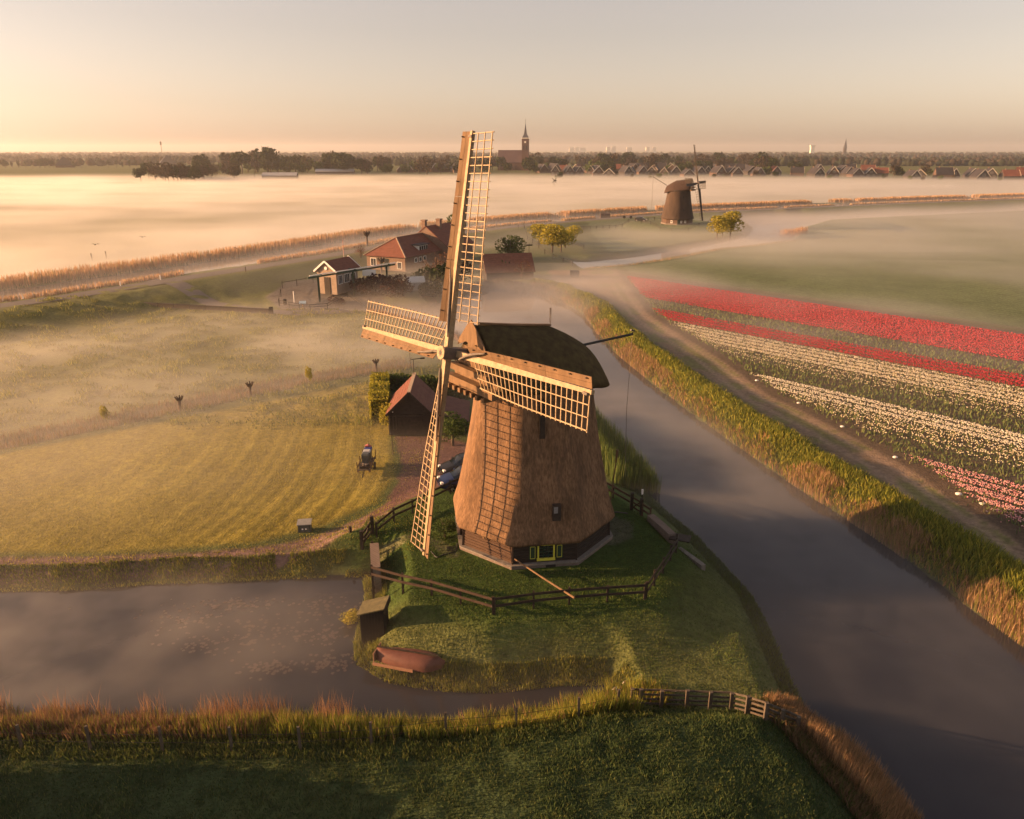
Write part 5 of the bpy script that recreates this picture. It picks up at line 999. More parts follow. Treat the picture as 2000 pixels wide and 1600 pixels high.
# lily pads
n = 520; cl_ = [(-18.5, 37.5, 3.5, 1.3), (-14, 36.2, 2.5, 1.2), (-16.5, 35, 3, .8), (-12.5, 33, 1.6, .5), (-10.5, 35.8, 1.8, .8), (-9.4, 33.4, 1.6, .8), (-11, 38.4, 2.4, .8), (-16, 38.8, 3, .6)]; mb = MB()
for i in range(n):
    c = cl_[i % len(cl_)]; cx_, cy_ = random.gauss(c[0], c[2]*.5), random.gauss(c[1], c[3]*.6)
    if not inside(np.array([cx_]), np.array([cy_]), POND)[0]: continue
    rr = random.uniform(.05, .13); a0 = random.uniform(0, 6.28); m_ = 9; zt = .012+random.uniform(0, .006); mb.add([(cx_, cy_, zt)]+[(cx_+rr*math.cos(a0+5.7*k/m_), cy_+rr*math.sin(a0+5.7*k/m_), zt+random.uniform(-.001, .006)) for k in range(m_+1)], [(0, k+1, k+2) for k in range(m_)])
o = mb.build('water_lilies', mat('lily_pads', (.035, .022, .02), (.075, .048, .04), scale=1.2, rough=.35, spec=.5)); tag(o, kind='stuff')
# ---------------------------------------------------------------- fences, walls, cars and small things
def rail_fence(label, pts, zf=None, ph=1.05, rails=(.95, .52), m=WOODD, pw=.11, rh=.15, group=None, gates=(), side=1, name='rail_fence', pst=.0, extra=0):
    P3 = [Vector((x, y, (zf(x, y) if zf else hz(x, y)))) for x, y in pts]; root = empty(name, P3[0], 0, label, 'fence', group); o = P3[0]
    for i, p in enumerate(P3):
        lean = Vector((random.uniform(-.02, .02), random.uniform(-.02, .02), 0)); beam('post', p-o-Vector((0, 0, .9)), p-o+Vector((0, 0, ph+random.uniform(-.03, .04)))+lean, pw, pw, m, root)
    for a_, b_ in zip(P3, P3[1:]):
        n_ = Vector((-(b_.y-a_.y), b_.x-a_.x, 0)).normalized()*(pw/2+.022)*side
        for h in rails: beam('rail', a_-o+n_+Vector((0, 0, h+random.uniform(-.015, .015))), b_-o+n_+Vector((0, 0, h+random.uniform(-.015, .015))), .04, rh, m, root)
    return root
def rgp(pts, z): return [P(x, y, z)[:2] for x, y in pts]
FENCEW = mat('sunlit_brown_rails', (.03, .019, .014), (.06, .038, .028), scale=4, rough=.8, bump=.3)  # browner than the front rails: sunlight put into the left run's colour
rail_fence('black rail fence from the left mound corner to its front bend', rgp([(728, 1133), (787, 1149), (843, 1163), (900, 1180), (963, 1199)], 2.0), side=-1, m=FENCEW, zf=lambda x, y: max(hz(x, y), 1.93))
rail_fence('black two rail fence across the front of the mill mound', rgp([(966, 1199), (1042, 1188), (1112, 1181), (1186, 1175), (1259, 1171)], 2.0), side=-1)
rail_fence('dark two rail fence climbing the right side of the mill mound', rgp([(1262, 1168), (1277, 1144), (1294, 1120), (1309, 1095), (1320, 1072), (1322, 1056)], 2.0), side=-1)
rail_fence('black rail fence between the mill lawn and the brick drive', rgp([(735, 1040), (770, 1022), (806, 1005), (843, 986), (880, 967), (920, 953)], 1.9), side=-1)
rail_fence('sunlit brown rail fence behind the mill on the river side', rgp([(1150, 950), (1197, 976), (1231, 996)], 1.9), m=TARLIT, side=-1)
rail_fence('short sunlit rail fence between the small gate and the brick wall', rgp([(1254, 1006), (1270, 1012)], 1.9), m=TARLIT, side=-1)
def gate(label, a_, b_, m, h=.95):
    a_ = Vector((*a_, hz(*a_))); b_ = Vector((*b_, hz(*b_))); r = empty('gate', a_, 0, label, 'gate'); d = b_-a_; Z = Vector((0, 0, 1)); n_ = Vector((-d.y, d.x, 0)).normalized()
    for q in (0, 1): beam('gate_post', d*q-Z*.2, d*q+Z*1.25, .2, .2, WOODD, r)
    for z in (.25, .6, h): beam('gate_rail', d*.08+Z*z, d*.92+Z*z, .04, .13, m, r, )
    beam('brace', d*.1+n_*.04+Z*.2, d*.9+n_*.04+Z*h, .04, .1, m, r)
gate('small brown gate beside the river reeds at the back of the mill mound', P(1233, 998, 1.9)[:2], P(1252, 1005, 1.9)[:2], TARLIT)
gate('dark wooden gate at the entrance to the mill mound', P(706, 1052, 1.8)[:2], P(728, 1040, 1.8)[:2], WOODD)
rail_fence('dark boarded fence on the culvert wall left of the mill', rgp([(727, 1063), (727, 1088), (727, 1112), (728, 1130)], 1.6), side=1, rails=(.95, .6))
# four rail fence across the near dike
pf = [(1234, 1379), (1250, 1380), (1291, 1381), (1340, 1383), (1385, 1385), (1427, 1387), (1457, 1398), (1493, 1412), (1525, 1423), (1556, 1434)]
rail_fence('weathered four rail fence across the dike in the foreground', [tuple(G(x, y, 1.4)[:2]) for x, y in pf], ph=1.0, rails=(.92, .66, .40, .16), m=WOODG, pw=.15, rh=.09, side=1)
# wire fence along the sedge
wf = empty('wire_fence', G(43, 1462, 1.2), 0, 'low wire fence with weathered posts along the reeds in the foreground', 'fence'); o0 = wf.location.copy(); prev = None
for px, py in ((-60, 1462), (43, 1462), (177, 1464), (318, 1466), (453, 1466), (587, 1464), (726, 1456), (870, 1446), (1007, 1436), (1130, 1418), (1205, 1396)):
    g_ = G(px, py, 1.1); l_ = Vector((random.uniform(-.05, .05), random.uniform(-.05, .05), 0)); beam('post', g_-o0-Vector((0, 0, .2)), g_-o0+l_+Vector((0, 0, 1.2)), .10, .10, WOODG, wf)
    if prev is not None:
        for h in (.4, .8): beam('wire', prev-o0+Vector((0, 0, h)), g_-o0+Vector((0, 0, h)), .012, .012, IRON, wf)
    prev = g_
# low walls
def wall_thing(name, label, pts, w, z0, z1, m, cat='wall'):
    o = Vector((*pts[0], 0)); mb = MB()
    for a_, b_ in zip(pts, pts[1:]): mb.bar(Vector((*a_, (z0+z1)/2))-o, Vector((*b_, (z0+z1)/2))-o, w, z1-z0)
    b_ = mb.build(name, m); b_.location = o; return tag(b_, label, cat)
w1 = wall_thing('culvert_wall', 'narrow brick culvert wall top left of the mill between pond and lawn', rgp([(731, 1064), (734, 1112)], 1.9), .55, -.3, 2.02, PALEBRICK)
w2 = wall_thing('quay_wall', 'brick quay wall with sunlit end behind the mill beside the river', rgp([(1270, 1014), (1292, 1033), (1312, 1052)], 1.9), .5, -.3, 2.25, PALEBRICK)
w3 = wall_thing('wing_wall', 'grey stone wing wall sloping down to the river right of the mound fence', rgp([(1326, 1073), (1348, 1089), (1374, 1108)], 1.2), .32, -.3, 1.35, mat('grey_stone', (.12, .11, .10), (.22, .20, .18), scale=3, bump=.5))
ld = MB(); c_ = Vector(P(1328, 1053, 1.95)); ld.box((0, 0, 0), (1.3, .9, .08), Matrix.Rotation(-.35, 3, 'Z')); o = ld.build('landing_stage', WOODD); o.location = c_+Vector((0, 0, .1)); tag(o, 'dark wooden platform over the outlet at the right corner of the mound', 'platform')
# dark outhouse over the pond edge
oc = Vector(P(753, 1258, .25)); oh = empty('outhouse', (oc.x-1.28, oc.y, .1), math.radians(-4), 'narrow black wooden hut with sloping roof at the pond edge', 'hut')
OUTB = mat('black_tar', (.006, .005, .005), (.014, .012, .011), scale=4, rough=.8, bump=.3)
hw_, hd_, hL, hR = 1.28, 1.05, 2.0, 2.4
MB().add([(0, 0, -.4), (hw_, 0, -.4), (hw_, hd_, -.4), (0, hd_, -.4), (0, 0, hL), (hw_, 0, hR), (hw_, hd_, hR), (0, hd_, hL)], [(0, 1, 5, 4), (1, 2, 6, 5), (2, 3, 7, 6), (3, 0, 4, 7), (4, 5, 6, 7)]).build('wall', OUTB, oh)
for k in range(8): x = .08+k*.16; beam('board', (x, -.02, -.3), (x, -.02, hL+(hR-hL)*x/hw_-.03), .145, .03, OUTB, oh, up=(0, 1, 0))
slope('roof', [(-.12, -.12, hL-.02), (hw_+.1, -.12, hR+.02), (hw_+.1, hd_+.15, hR+.02), (-.12, hd_+.15, hL-.02)], mat('mossy_roof_felt', (.06, .055, .03), (.13, .115, .055), scale=4, bump=.6), oh, .07)
beam('roof_edge', (hw_+.12, -.12, hR-.1), (hw_+.12, hd_+.15, hR-.1), .05, .28, WOODD, oh)
# upturned boat
bl = G(740, 1290, .45); br_ = G(868, 1306, .5); bc = (bl+br_)/2; bo = empty('rowing_boat', (bc.x, bc.y, hz(bc.x, bc.y)), math.atan2(br_.y-bl.y, br_.x-bl.x), 'upturned red brown rowing boat on the bank', 'boat')
V = []; nst = 13; nr = 9; Lb = (br_-bl).length*1.02
for i in range(nst):
    t = i/(nst-1); w = .68*math.sin(math.pi*min(1, .12+t*.60))**.8*(1 if t < .75 else max(.04, 1-((t-.75)/.25)**1.8)); hh = .58*(1-.25*(t > .8)*(t-.8)/.2)*(.9+.1*math.sin(t*3)); 
    for j in range(nr): a_ = math.pi*j/(nr-1); V.append((-Lb/2+t*Lb, math.cos(a_)*w, .04+abs(math.sin(a_))**.75*hh))
hull = mesh('hull', V, [(i*nr+j, (i+1)*nr+j, (i+1)*nr+j+1, i*nr+j+1) for i in range(nst-1) for j in range(nr-1)]+[tuple(range(nr))], True); link('hull', hull, bo, mat('red_brown_boat_paint', (.09, .035, .026), (.15, .06, .045), scale=2, rough=.55, bump=.3, bscale=8))
kl = MB(); kl.bar((-Lb/2, 0, .66), (Lb*.40, 0, .64), .05, .08); kl.build('keel', WOODD, bo)
tr_ = MB(); tr_.box((-Lb/2-.02, 0, .30), (.04, 1.0, .5)); tr_.build('transom', mat('pale_orange_paint', (.26, .14, .09), (.34, .19, .12), scale=3), bo)
sr_ = MB(); sr_.bar((-Lb/2, -.66, .07), (Lb*.1, -.74, .07), .05, .16); sr_.build('gunwale', MATS['pale_orange_paint'], bo)
# leaning pole, tall bent pole, lamp post
mp_ = MB(); p0 = Vector(P(1005, 1092, 2.6)); p1 = Vector(P(1122, 1168, 3.0)); mp_.tube([Vector((0, 0, 0)), (p1-p0)*.5-Vector((0, 0, .03)), p1-p0], .045, 7, .06); o = mp_.build('wooden_pole', WOODB); o.location = p0; tag(o, 'long wooden pole leaning from the mill base onto the front fence', 'pole')
b_ = G(1191, 986, 2.0); tp_ = MB(); tp_.tube([(0, 0, -.2), (.10, .0, 1.2), (.22, 0, 2.4), (.32, -.02, 3.7)], [.035, .04, .045, .05], 7); tp_.tube([(.32, -.02, 3.6), (.35, -.02, 4.15)], .085, 7); o = tp_.build('bent_pole', WOODB); o.location = b_; tag(o, 'tall thin bent wooden pole standing right of the mill by the river fence', 'pole')
b_ = G(1252, 1003, 1.9); lp = empty('lamp_post', b_, 0, 'short post with a white cap beside the small river gate', 'lamp post'); MB().tube([(0, 0, 0), (0, 0, 1.5)], .035, 6).build('post', IRON, lp); MB().tube([(0, 0, 1.5), (0, 0, 1.85)], .07, 8).build('cap', WHITE, lp)
b_ = G(768, 888, 1.0); lp = MB(); lp.tube([(0, 0, 0), (-.05, 0, 1.9)], .035, 6); o = lp.build('drive_post', WOODD); o.location = b_; tag(o, 'thin dark post on the lawn edge beside the brick drive', 'post')
b_ = G(686, 1062, 1.1); lp = MB(); lp.tube([(0, 0, 0), (0, 0, .4)], .11, 8); o = lp.build('bollard', WOODD); o.location = b_; tag(o, 'short dark bollard beside the track left of the mound gate', 'bollard')
# grating by the mill, hoses
for px, py, s_, lb in ((882, 1073, .7, 'small dark grating beside the mill base on its left'),):
    p = G(px, py, 2.0); gg = empty('grating', p+Vector((0, 0, .03)), .2, lb, 'grating')
    for k in range(6): beam('grating_bar', (-.3, -.25+k*.1, .02), (.3, -.25+k*.1, .02), .05, .03, IRON, gg)
hs = MB(); pts = [G(x, y, 2.0)+Vector((0, 0, .04)) for x, y in ((842, 1078), (853, 1092), (862, 1085), (878, 1082), (892, 1076), (893, 1062))]; o0 = pts[0]; hs.tube([p-o0 for p in smooth3(pts, 2)], .035, 6); o = hs.build('hose', IRON); o.location = o0; tag(o, 'black hose lying on the lawn left of the mill base', 'hose')
# ---- cars
def car(name, loc, rz, label, paint, scale=1.0, group=None):
    r = empty(name, loc, rz, label, 'car', group); r.scale = (scale,)*3
    # stations along x (front +): belt line and sill
    def loft(sts, nm, m, parent):
        V = []; n = len(sts[0][1])
        for x, prof_ in sts: V += [(x, y, z) for y, z in prof_]
        F_ = [(i*n+j, (i+1)*n+j, (i+1)*n+(j+1) % n, i*n+(j+1) % n) for i in range(len(sts)-1) for j in range(n)]+[tuple(range(n-1, -1, -1)), tuple((len(sts)-1)*n+j for j in range(n))]
        return link(nm, mesh(nm, V, F_, True), parent, m)
    def pr(w, z0, z1, wt): return [(-w, z0), (w, z0), (w*1.02, (z0+z1)/2), (wt, z1), (wt*.6, z1+.04), (-wt*.6, z1+.04), (-wt, z1), (-w*1.02, (z0+z1)/2)]
    loft([(-1.95, pr(.70, .42, .78, .62)), (-1.85, pr(.80, .30, .90, .72)), (-1.2, pr(.84, .24, .95, .78)), (.4, pr(.85, .22, .94, .79)), (1.1, pr(.84, .24, .88, .74)), (1.7, pr(.80, .28, .74, .66)), (1.98, pr(.68, .36, .58, .55))], 'body', paint, r)
    cab = loft([(-1.75, pr(.70, .85, .92, .60)), (-1.35, pr(.72, .88, 1.36, .55)), (-.3, pr(.74, .88, 1.45, .58)), (.25, pr(.74, .88, 1.38, .56)), (.95, pr(.72, .85, .92, .62))], 'window_glass', mat('car_glass', (.02, .025, .03), (.04, .045, .05), scale=1, rough=.15, spec=.5), r)
    rf = loft([(-1.42, pr(.50, 1.37, 1.385, .46)), (-.3, pr(.55, 1.45, 1.475, .50)), (.3, pr(.52, 1.37, 1.39, .48))], 'roof', paint, r)
    for s_ in (-1, 1):
        for x in (-1.25, 1.2):
            w = MB(); w.tube([(x, s_*.70, .31), (x, s_*.87, .31)], .31, 16); wo = w.build('wheel', IRON, r)
            rm = MB(); rm.tube([(x, s_*.875, .31), (x, s_*.885, .31)], .15, 10); rm.build('hub', mat('alloy', (.5, .5, .5), (.6, .6, .6), rough=.4, metal=.6), wo)
            for k in range(7): a_ = k*math.pi*2/7; beam('spoke', (x, s_*.89, .31), (x+math.cos(a_)*.24, s_*.89, .31+math.sin(a_)*.24), .05, .02, MATS['alloy'], wo, up=(0, 1, 0))
        hl = MB(); hl.box((1.82, s_*.55, .66), (.22, .28, .14)); hl.build('headlight', WHITE, r)
        tl = MB(); tl.box((-1.93, s_*.62, .75), (.1, .2, .22)); tl.build('tail_light', MATS.get('red_lens') or mat('red_lens', (.3, .02, .02), (.4, .03, .03)), r)
        mi = MB(); mi.box((.55, s_*.95, .98), (.12, .18, .12)); mi.build('mirror', paint, r)
        for x in (-.45,): beam('door_pillar', (x, s_*.75, .9), (x, s_*.60, 1.42), .06, .03, paint, r)
    return r
PB_ = mat('black_car_paint', (.008, .008, .01), (.012, .012, .014), rough=.3, spec=.4); PU = mat('blue_car_paint', (.008, .016, .06), (.012, .022, .075), rough=.3, spec=.4)
c1 = G(905, 922, 1.0); car('parked_car', c1, math.radians(205), 'black hatchback parked behind the blue car beside the mill', PB_, group='cars parked beside the mill')
c2 = G(908, 950, 1.1); car('parked_car', c2, math.radians(197), 'dark blue car parked nearest the fence beside the mill', PU, group='cars parked beside the mill')
c3 = Vector(P(1252, 432, 2.7)); car('parked_car', (c3.x, c3.y, hz(c3.x, c3.y)), math.radians(-25), 'black car parked on the mound left of the distant mill', PB_, 1.05)
for i, px in enumerate((1219, 1232)): p = Vector(P(px, 428, 2.8)); w = MB(); w.tube([(0, -.2, .5), (0, .2, .5)], .5, 12); o = w.build('millstone', IRON); o.location = (p.x, p.y, hz(p.x, p.y)); tag(o, ['round dark millstone', 'round dark millstone nearer the car'][i]+' standing on the verge left of the distant mill', 'millstone', 'millstones by the distant mill')
# trailer with bins
tc = G(712, 930, .95); tr = empty('trailer', tc, math.radians(91), 'narrow wooden trailer loaded with bins on the mown lawn', 'trailer')
beam('chassis', (-.2, -.42, .45), (2.6, -.42, .45), .08, .1, WOODB, tr); beam('chassis', (-.2, .42, .45), (2.6, .42, .45), .08, .1, WOODB, tr)
for k in range(8): beam('deck_board', (0.05+k*.34, -.5, .53), (.05+k*.34, .5, .53), .3, .035, WOODG, tr)
for s_ in (-1, 1):
    beam('side_rail', (-.1, s_*.52, .78), (2.6, s_*.52, .78), .03, .12, WOODB, tr)
    for x in (-.1, 1.2, 2.55): beam('stake', (x, s_*.52, .4), (x, s_*.52, 1.25), .05, .06, WOODB, tr)
    w = MB(); w.tube([(1.5, s_*.56, .3), (1.5, s_*.66, .3)], .3, 14); w.build('wheel', IRON, tr)
beam('drawbar', (-1.0, 0, .3), (0, 0, .45), .06, .06, IRON, tr)
BLUE = mat('blue_plastic', (.04, .06, .22), (.06, .08, .28), rough=.4); GREYP = mat('grey_plastic', (.05, .055, .055), (.10, .11, .11), rough=.45); REDP = mat('reddish_cloth', (.35, .10, .10), (.5, .2, .18), rough=.8)
def on_trailer(x): return tr.matrix_basis @ Vector((x, 0, .56))
for k, (x, lid, lb) in enumerate(((2.25, BLUE, 'wheelie bin with blue lid, furthest back on the trailer'), (1.62, mat('pale_lid', (.35, .36, .36), (.5, .5, .5), rough=.35), 'wheelie bin with pale grey lid in the middle of the trailer'), (1.0, GREYP, 'dark grey lidded wheelie bin nearest the front of the trailer'))):
    b = empty('wheelie_bin', on_trailer(x), math.radians(91), lb, 'bin', 'bins on the trailer')
    MB().add([(-.2, -.22, 0), (.2, -.22, 0), (.2, .22, 0), (-.2, .22, 0), (-.27, -.29, .9), (.27, -.29, .9), (.27, .29, .9), (-.27, .29, .9)], [(0, 1, 5, 4), (1, 2, 6, 5), (2, 3, 7, 6), (3, 0, 4, 7), (3, 2, 1, 0), (4, 5, 6, 7)]).build('body', GREYP, b)
    MB().add([(-.3, -.31, .9), (.3, -.31, .9), (.3, .31, .9), (-.3, .31, .9), (-.22, -.24, 1.02), (.25, -.24, 1.0), (.25, .24, 1.0), (-.22, .24, 1.02)], [(0, 1, 5, 4), (1, 2, 6, 5), (2, 3, 7, 6), (3, 0, 4, 7), (4, 5, 6, 7)]).build('lid', lid, b)
bk = empty('cloth_bundle', on_trailer(2.25)+Vector((0, .1, 1.02)), 0, 'reddish cloth bundle lying on the blue lidded bin', 'cloth'); kb = MB(); kb.tube([(-.25, 0, .06), (0, .03, .12), (.25, 0, .05)], [.08, .13, .08], 8); kb.build('bundle', REDP, bk)
bs = empty('log_basket', on_trailer(.35), 0, 'open basket of pale logs at the front end of the trailer', 'basket'); MB().box((0, 0, .12), (.7, .55, .24)).build('basket', WOODD, bs)
for k in range(6): a_ = k*1.1; kb = MB(); kb.tube([(-.25*math.cos(a_), -.2*math.sin(a_), .28+.03*(k % 2)), (.25*math.cos(a_), .2*math.sin(a_), .3)], .055, 7); kb.build('log', CANVAS, bs)
# grit box
bx_ = G(596, 1036, .95); gb = empty('storage_box', bx_, math.radians(8), 'small dark box with grey lid on the lawn beside the track', 'box'); MB().box((0, 0, .28), (.85, .6, .56)).build('body', GREYP, gb); slope('lid', [(-.48, -.36, .56), (.48, -.36, .56), (.48, .36, .66), (-.48, .36, .66)], mat('grey_lid', (.2, .2, .19), (.3, .3, .28), rough=.6), gb, .05)
for x in (-.12, .1): MB().box((x, -.31, .25), (.1, .02, .1)).build('sticker', WHITE, gb)
# goose at the pond
gs = empty('goose', P(1206, 1352, .12), .3, 'white goose at the right end of the pond', 'bird'); gm_ = MB(); gm_.tube([(-.32, 0, .16), (-.2, 0, .17), (0, 0, .17), (.16, 0, .18), (.26, 0, .22)], [.03, .12, .17, .13, .05], 10); gm_.tube([(.2, 0, .2), (.28, 0, .35), (.27, 0, .48), (.33, 0, .53)], [.07, .045, .04, .05], 8); gm_.build('body', WHITE, gs, True)
bk_ = MB(); bk_.tube([(.35, 0, .53), (.43, 0, .51)], [.028, .012], 6); bk_.build('beak', mat('orange_beak', (.5, .2, .04), (.55, .25, .05)), gs)
# birds over the fog
for i, (px, py, D) in enumerate(((186, 478, 150), (278, 463, 165))):
    a_, b2 = (px-1000)/CF, (800-py)/CF; dy = math.cos(CP)+b2*math.sin(CP); dz = -math.sin(CP)+b2*math.cos(CP); t = D/dy; bd = MB()
    bd.add([(0, 0, 0), (.45, .1, .22), (.85, 0, .05), (.4, -.15, .15), (-.45, .1, .22), (-.85, 0, .05), (-.4, -.15, .15)], [(0, 1, 2, 3), (0, 6, 5, 4)]); bd.tube([(0, .35, 0), (0, 0, .0), (0, -.4, -.02)], [.04, .1, .03], 6)
    o = bd.build('gull', IRON); o.location = (a_*t, D, CH+dz*t); tag(o, ['left of two small birds flying over the fog at the left', 'right of two small birds flying over the fog at the left'][i], 'bird', 'birds over the fog')
# dike: long dark timber barrier, verge posts, signs, bridge rail, road lamp
p0 = Vector(P(250, 597, 1.4)); p1 = Vector(P(530, 612, 1.0)); sb = empty('timber_barrier', p0, 0, 'long low dark timber barrier lying across the dike meadow', 'barrier'); d = p1-p0
for k in range(9): beam('board', d*(k/9)+Vector((0, 0, .35)), d*((k+.97)/9)+Vector((0, 0, .35)), .25, .7, WOODD, sb)
beam('end_post', d-Vector((0, 0, .3)), d+Vector((0, 0, 1.0)), .5, .5, WOODD, sb)
for i, (px, py) in enumerate(((236, 561), (314, 548), (1040, 444), (1012, 446), (480, 531))):
    p = G(px, py, 2.9); o = MB().tube([(0, 0, -.1), (0, 0, 1.0)], .09, 6).build('verge_post', WHITE if i < 2 else WOODD); o.location = p; tag(o, ['white verge post at the left of the road fork', 'white verge post at the tip of the road fork', 'dark verge post right of the tall sail', 'dark verge post close to the tall sail', 'dark verge post at the top of the dike path'][i], 'post')
def rail_small(label, pts, m, ph=1.0, rails=(.9, .5), cat='fence', name='railing', pw=.08):
    r = rail_fence(label, pts, ph=ph, rails=rails, m=m, pw=pw, rh=.08, name=name); r['category'] = cat; return r
rail_small('white wooden railing beside the bright gap in the canal reeds', [tuple(G(x, y, 2.6)[:2]) for x, y in ((460, 510), (474, 508), (492, 505))], CREAM, rails=(1.0, .6), pw=.2)
b_ = G(468, 516, 2.8); sl = empty('street_lamp', b_, 0, 'small street lamp at the railing on the dike road', 'street lamp'); MB().tube([(0, 0, 0), (0, 0, 3.3), (-.5, 0, 3.6)], .06, 6).build('pole', WOODG, sl); MB().box((-.65, 0, 3.6), (.5, .2, .1)).build('lamp', WOODG, sl)
b_ = G(672, 508, 2.6); fp = MB(); fp.tube([(0, 0, 0), (0, 0, 4.2)], .07, 6); o = fp.build('striped_pole', mat('red_white_pole', (.45, .12, .09), (.6, .5, .45), scale=1.2, detail=0)); o.location = b_; tag(o, 'thin red and white pole behind the pump house', 'pole')
b_ = G(592, 603, 1.3); ib = empty('information_board', b_, .2, 'small blue and white information board before the lock yard', 'sign'); MB().tube([(0, 0, 0), (0, 0, .9)], .1, 6).build('stand', CREAM, ib); MB().box((0, 0, 1.05), (1.1, .7, .06), Matrix.Rotation(.5, 3, 'X')).build('panel', mat('sign_panel', (.25, .40, .5), (.6, .65, .65), scale=2), ib)
b_ = G(557, 596, 1.3); wb_ = MB(); wb_.tube([(0, 0, 0), (0, 0, .25), (0, 0, .9), (0, 0, 1.05)], [.25, .32, .32, .15], 10); o = wb_.build('litter_bin', IRON); o.location = b_; tag(o, 'dark round litter bin at the lock yard path', 'bin')
b_ = G(575, 592, 1.3); o = MB().tube([(0, 0, 0), (0, 0, 2.0)], .08, 6).build('yard_post', WHITE); o.location = b_; tag(o, 'slim pale post left of the pump house yard', 'post')
rail_small('thin dark railing round the lock yard below the pump house', [tuple(G(x, y, 1.3)[:2]) for x, y in ((545, 598), (565, 600), (585, 604), (606, 606), (640, 604), (680, 600), (720, 595))], IRON, pw=.07)
rail_small('dark fence climbing the dike beside the lock yard', [tuple(G(x, y, 1.6)[:2]) for x, y in ((546, 598), (549, 580), (552, 562), (580, 558), (612, 552))], WOODD, ph=1.3, rails=(1.1,), pw=.1)
# fences round the paddock between the two mills
rail_small('dark post and rail fence along the road towards the distant mill', [tuple(G(x, y, 2.7)[:2]) for x, y in [(1128+k*12.5, 441-k*.85) for k in range(14)]], WOODD, ph=1.2, rails=(1.05, .6), pw=.15)
rail_small('dark paddock fence left of the yellow willows', [tuple(G(x, y, 1.8)[:2]) for x, y in ((1024, 456), (1030, 466), (1040, 476), (1052, 486), (1064, 497), (1080, 506), (1100, 514), (1118, 520))], WOODD, ph=1.2, rails=(1.05, .6), pw=.15)
rail_small('dark paddock fence behind the willows by the far canal', [tuple(G(x, y, 1.4)[:2]) for x, y in ((1082, 470), (1100, 474), (1118, 480), (1140, 487))], WOODD, ph=1.2, rails=(1.05, .6), pw=.15)
rail_small('dark rail fence at the foot of the distant mill mound', [tuple(G(x, y, 2.3)[:2]) for x, y in ((1252, 438), (1270, 441), (1290, 444), (1312, 445), (1345, 445), (1365, 443), (1383, 438))], WOODD, ph=1.1, rails=(1.0, .6), pw=.12)
for i, (px, py, D_) in enumerate(((1122, 541, 0),)):
    b_ = G(px, py, .9); o = MB().prism([(-.9, -.7), (.9, -.7), (.9, .7), (-.9, .7)], 0, 1.3).build('trough', WOODD); o.location = b_; tag(o, 'small dark trough on the bank above the basin', 'trough')
b_ = Vector(P(1075, 618, 0)); o = MB().tube([(0, 0, -.3), (0, 0, 1.4)], .16, 8).build('mooring_post', WOODD); o.location = b_; tag(o, 'single mooring post standing in the misty basin', 'post')
b_ = Vector(P(1182, 424, 3.0)); o = MB().box((0, 0, .8), (3.4, 1.2, 1.6)).build('brick_bin', FARWALL); o.location = (b_.x, b_.y, hz(b_.x, b_.y)); tag(o, 'low brown bin beside the dike road left of the distant mill', 'bin')
# little wind pump in the fog and sports field goal
x, y, z = P(1082, 366, .9); wp = empty('wind_pump', (x, y, z), .4, 'tiny four bladed wind pump half drowned in the fog sea', 'wind pump'); MB().tube([(0, 0, 0), (0, 0, 4.6)], .2, 6, .12).build('mast', WOODG, wp)
for k in range(4): a_ = math.radians(45+90*k); beam('blade', (0, -.3, 4.6), (math.cos(a_)*2.2, -.3, 4.6+math.sin(a_)*2.2), .4, .05, WOODG, wp, up=(0, 1, 0))
MB().bar((0, 0, 4.6), (2.6, 1.5, 4.6), .12, .7).build('tail', WOODG, wp)
for i, (px, py) in enumerate(((498, 350), (535, 349), (568, 348))):
    x, y, z = P(px, py, .9); o = MB().tube([(0, 0, 0), (0, 0, 14)], .25, 5, .15).build('light_pole', WOODG); o.location = (x, y, z); tag(o, f"{['left','middle','right'][i]} of the three thin light poles on the foggy sports field", 'pole', 'light poles on the sports field')
for i, (px, py) in enumerate(((180, 510), (208, 506))):
    p = G(px, py, .9); o = MB().tube([(0, 0, 0), (0, 0, 1.8)], .14, 6).build('field_post', WOODD); o.location = p; tag(o, f"{['left','right'][i]} of two faint gate posts in the fog beyond the canal", 'post', 'gate posts in the fog')
# stones by the field track
for i, (px, py) in enumerate(((1645, 834), (1748, 894), (1872, 966), (1560, 788), (1918, 985), (1478, 744))):
    p = G(px, py, .9); r = random.Random(i); bm = bmesh.new(); bmesh.ops.create_icosphere(bm, subdivisions=2, radius=.16 if i != 2 else .2)
    for v in bm.verts: v.co = Vector((v.co.x*1.3, v.co.y, v.co.z*.6))*r.uniform(.9, 1.1)
    me = bpy.data.meshes.new('stone'); bm.to_mesh(me); bm.free(); o = link('stone', me, None, WHITE); o.location = p+Vector((0, 0, .05)); tag(o, f"pale stone at the edge of the tulip field, {ORD[sorted([1645,1748,1872,1560,1918,1478]).index(px)]} from the left", 'stone', 'pale stones along the field track')
# ---------------------------------------------------------------- air: even haze, and the low mist banks lying on the fields
def volume_mat(name, color, dens, aniso=0.0):
    m = bpy.data.materials.new(name); m.use_nodes = True; t = m.node_tree; t.nodes.clear()
    o = t.nodes.new('ShaderNodeOutputMaterial'); v = t.nodes.new('ShaderNodeVolumePrincipled')
    v.inputs['Color'].default_value = (*color, 1); v.inputs['Density'].default_value = dens; v.inputs['Anisotropy'].default_value = aniso
    t.links.new(v.outputs[0], o.inputs['Volume']); return m, t, v
def vol_box(name, x0, x1, y0, y1, z0, z1, m):
    V = [(x, y, z) for z in (z0, z1) for y in (y0, y1) for x in (x0, x1)]
    return link(name, mesh(name, V, [(0, 2, 3, 1), (4, 5, 7, 6), (0, 1, 5, 4), (2, 6, 7, 3), (0, 4, 6, 2), (1, 3, 7, 5)]), None, m)
hm, _, _ = volume_mat('pale_haze', (.93, .92, .95), 0.00010, .4)
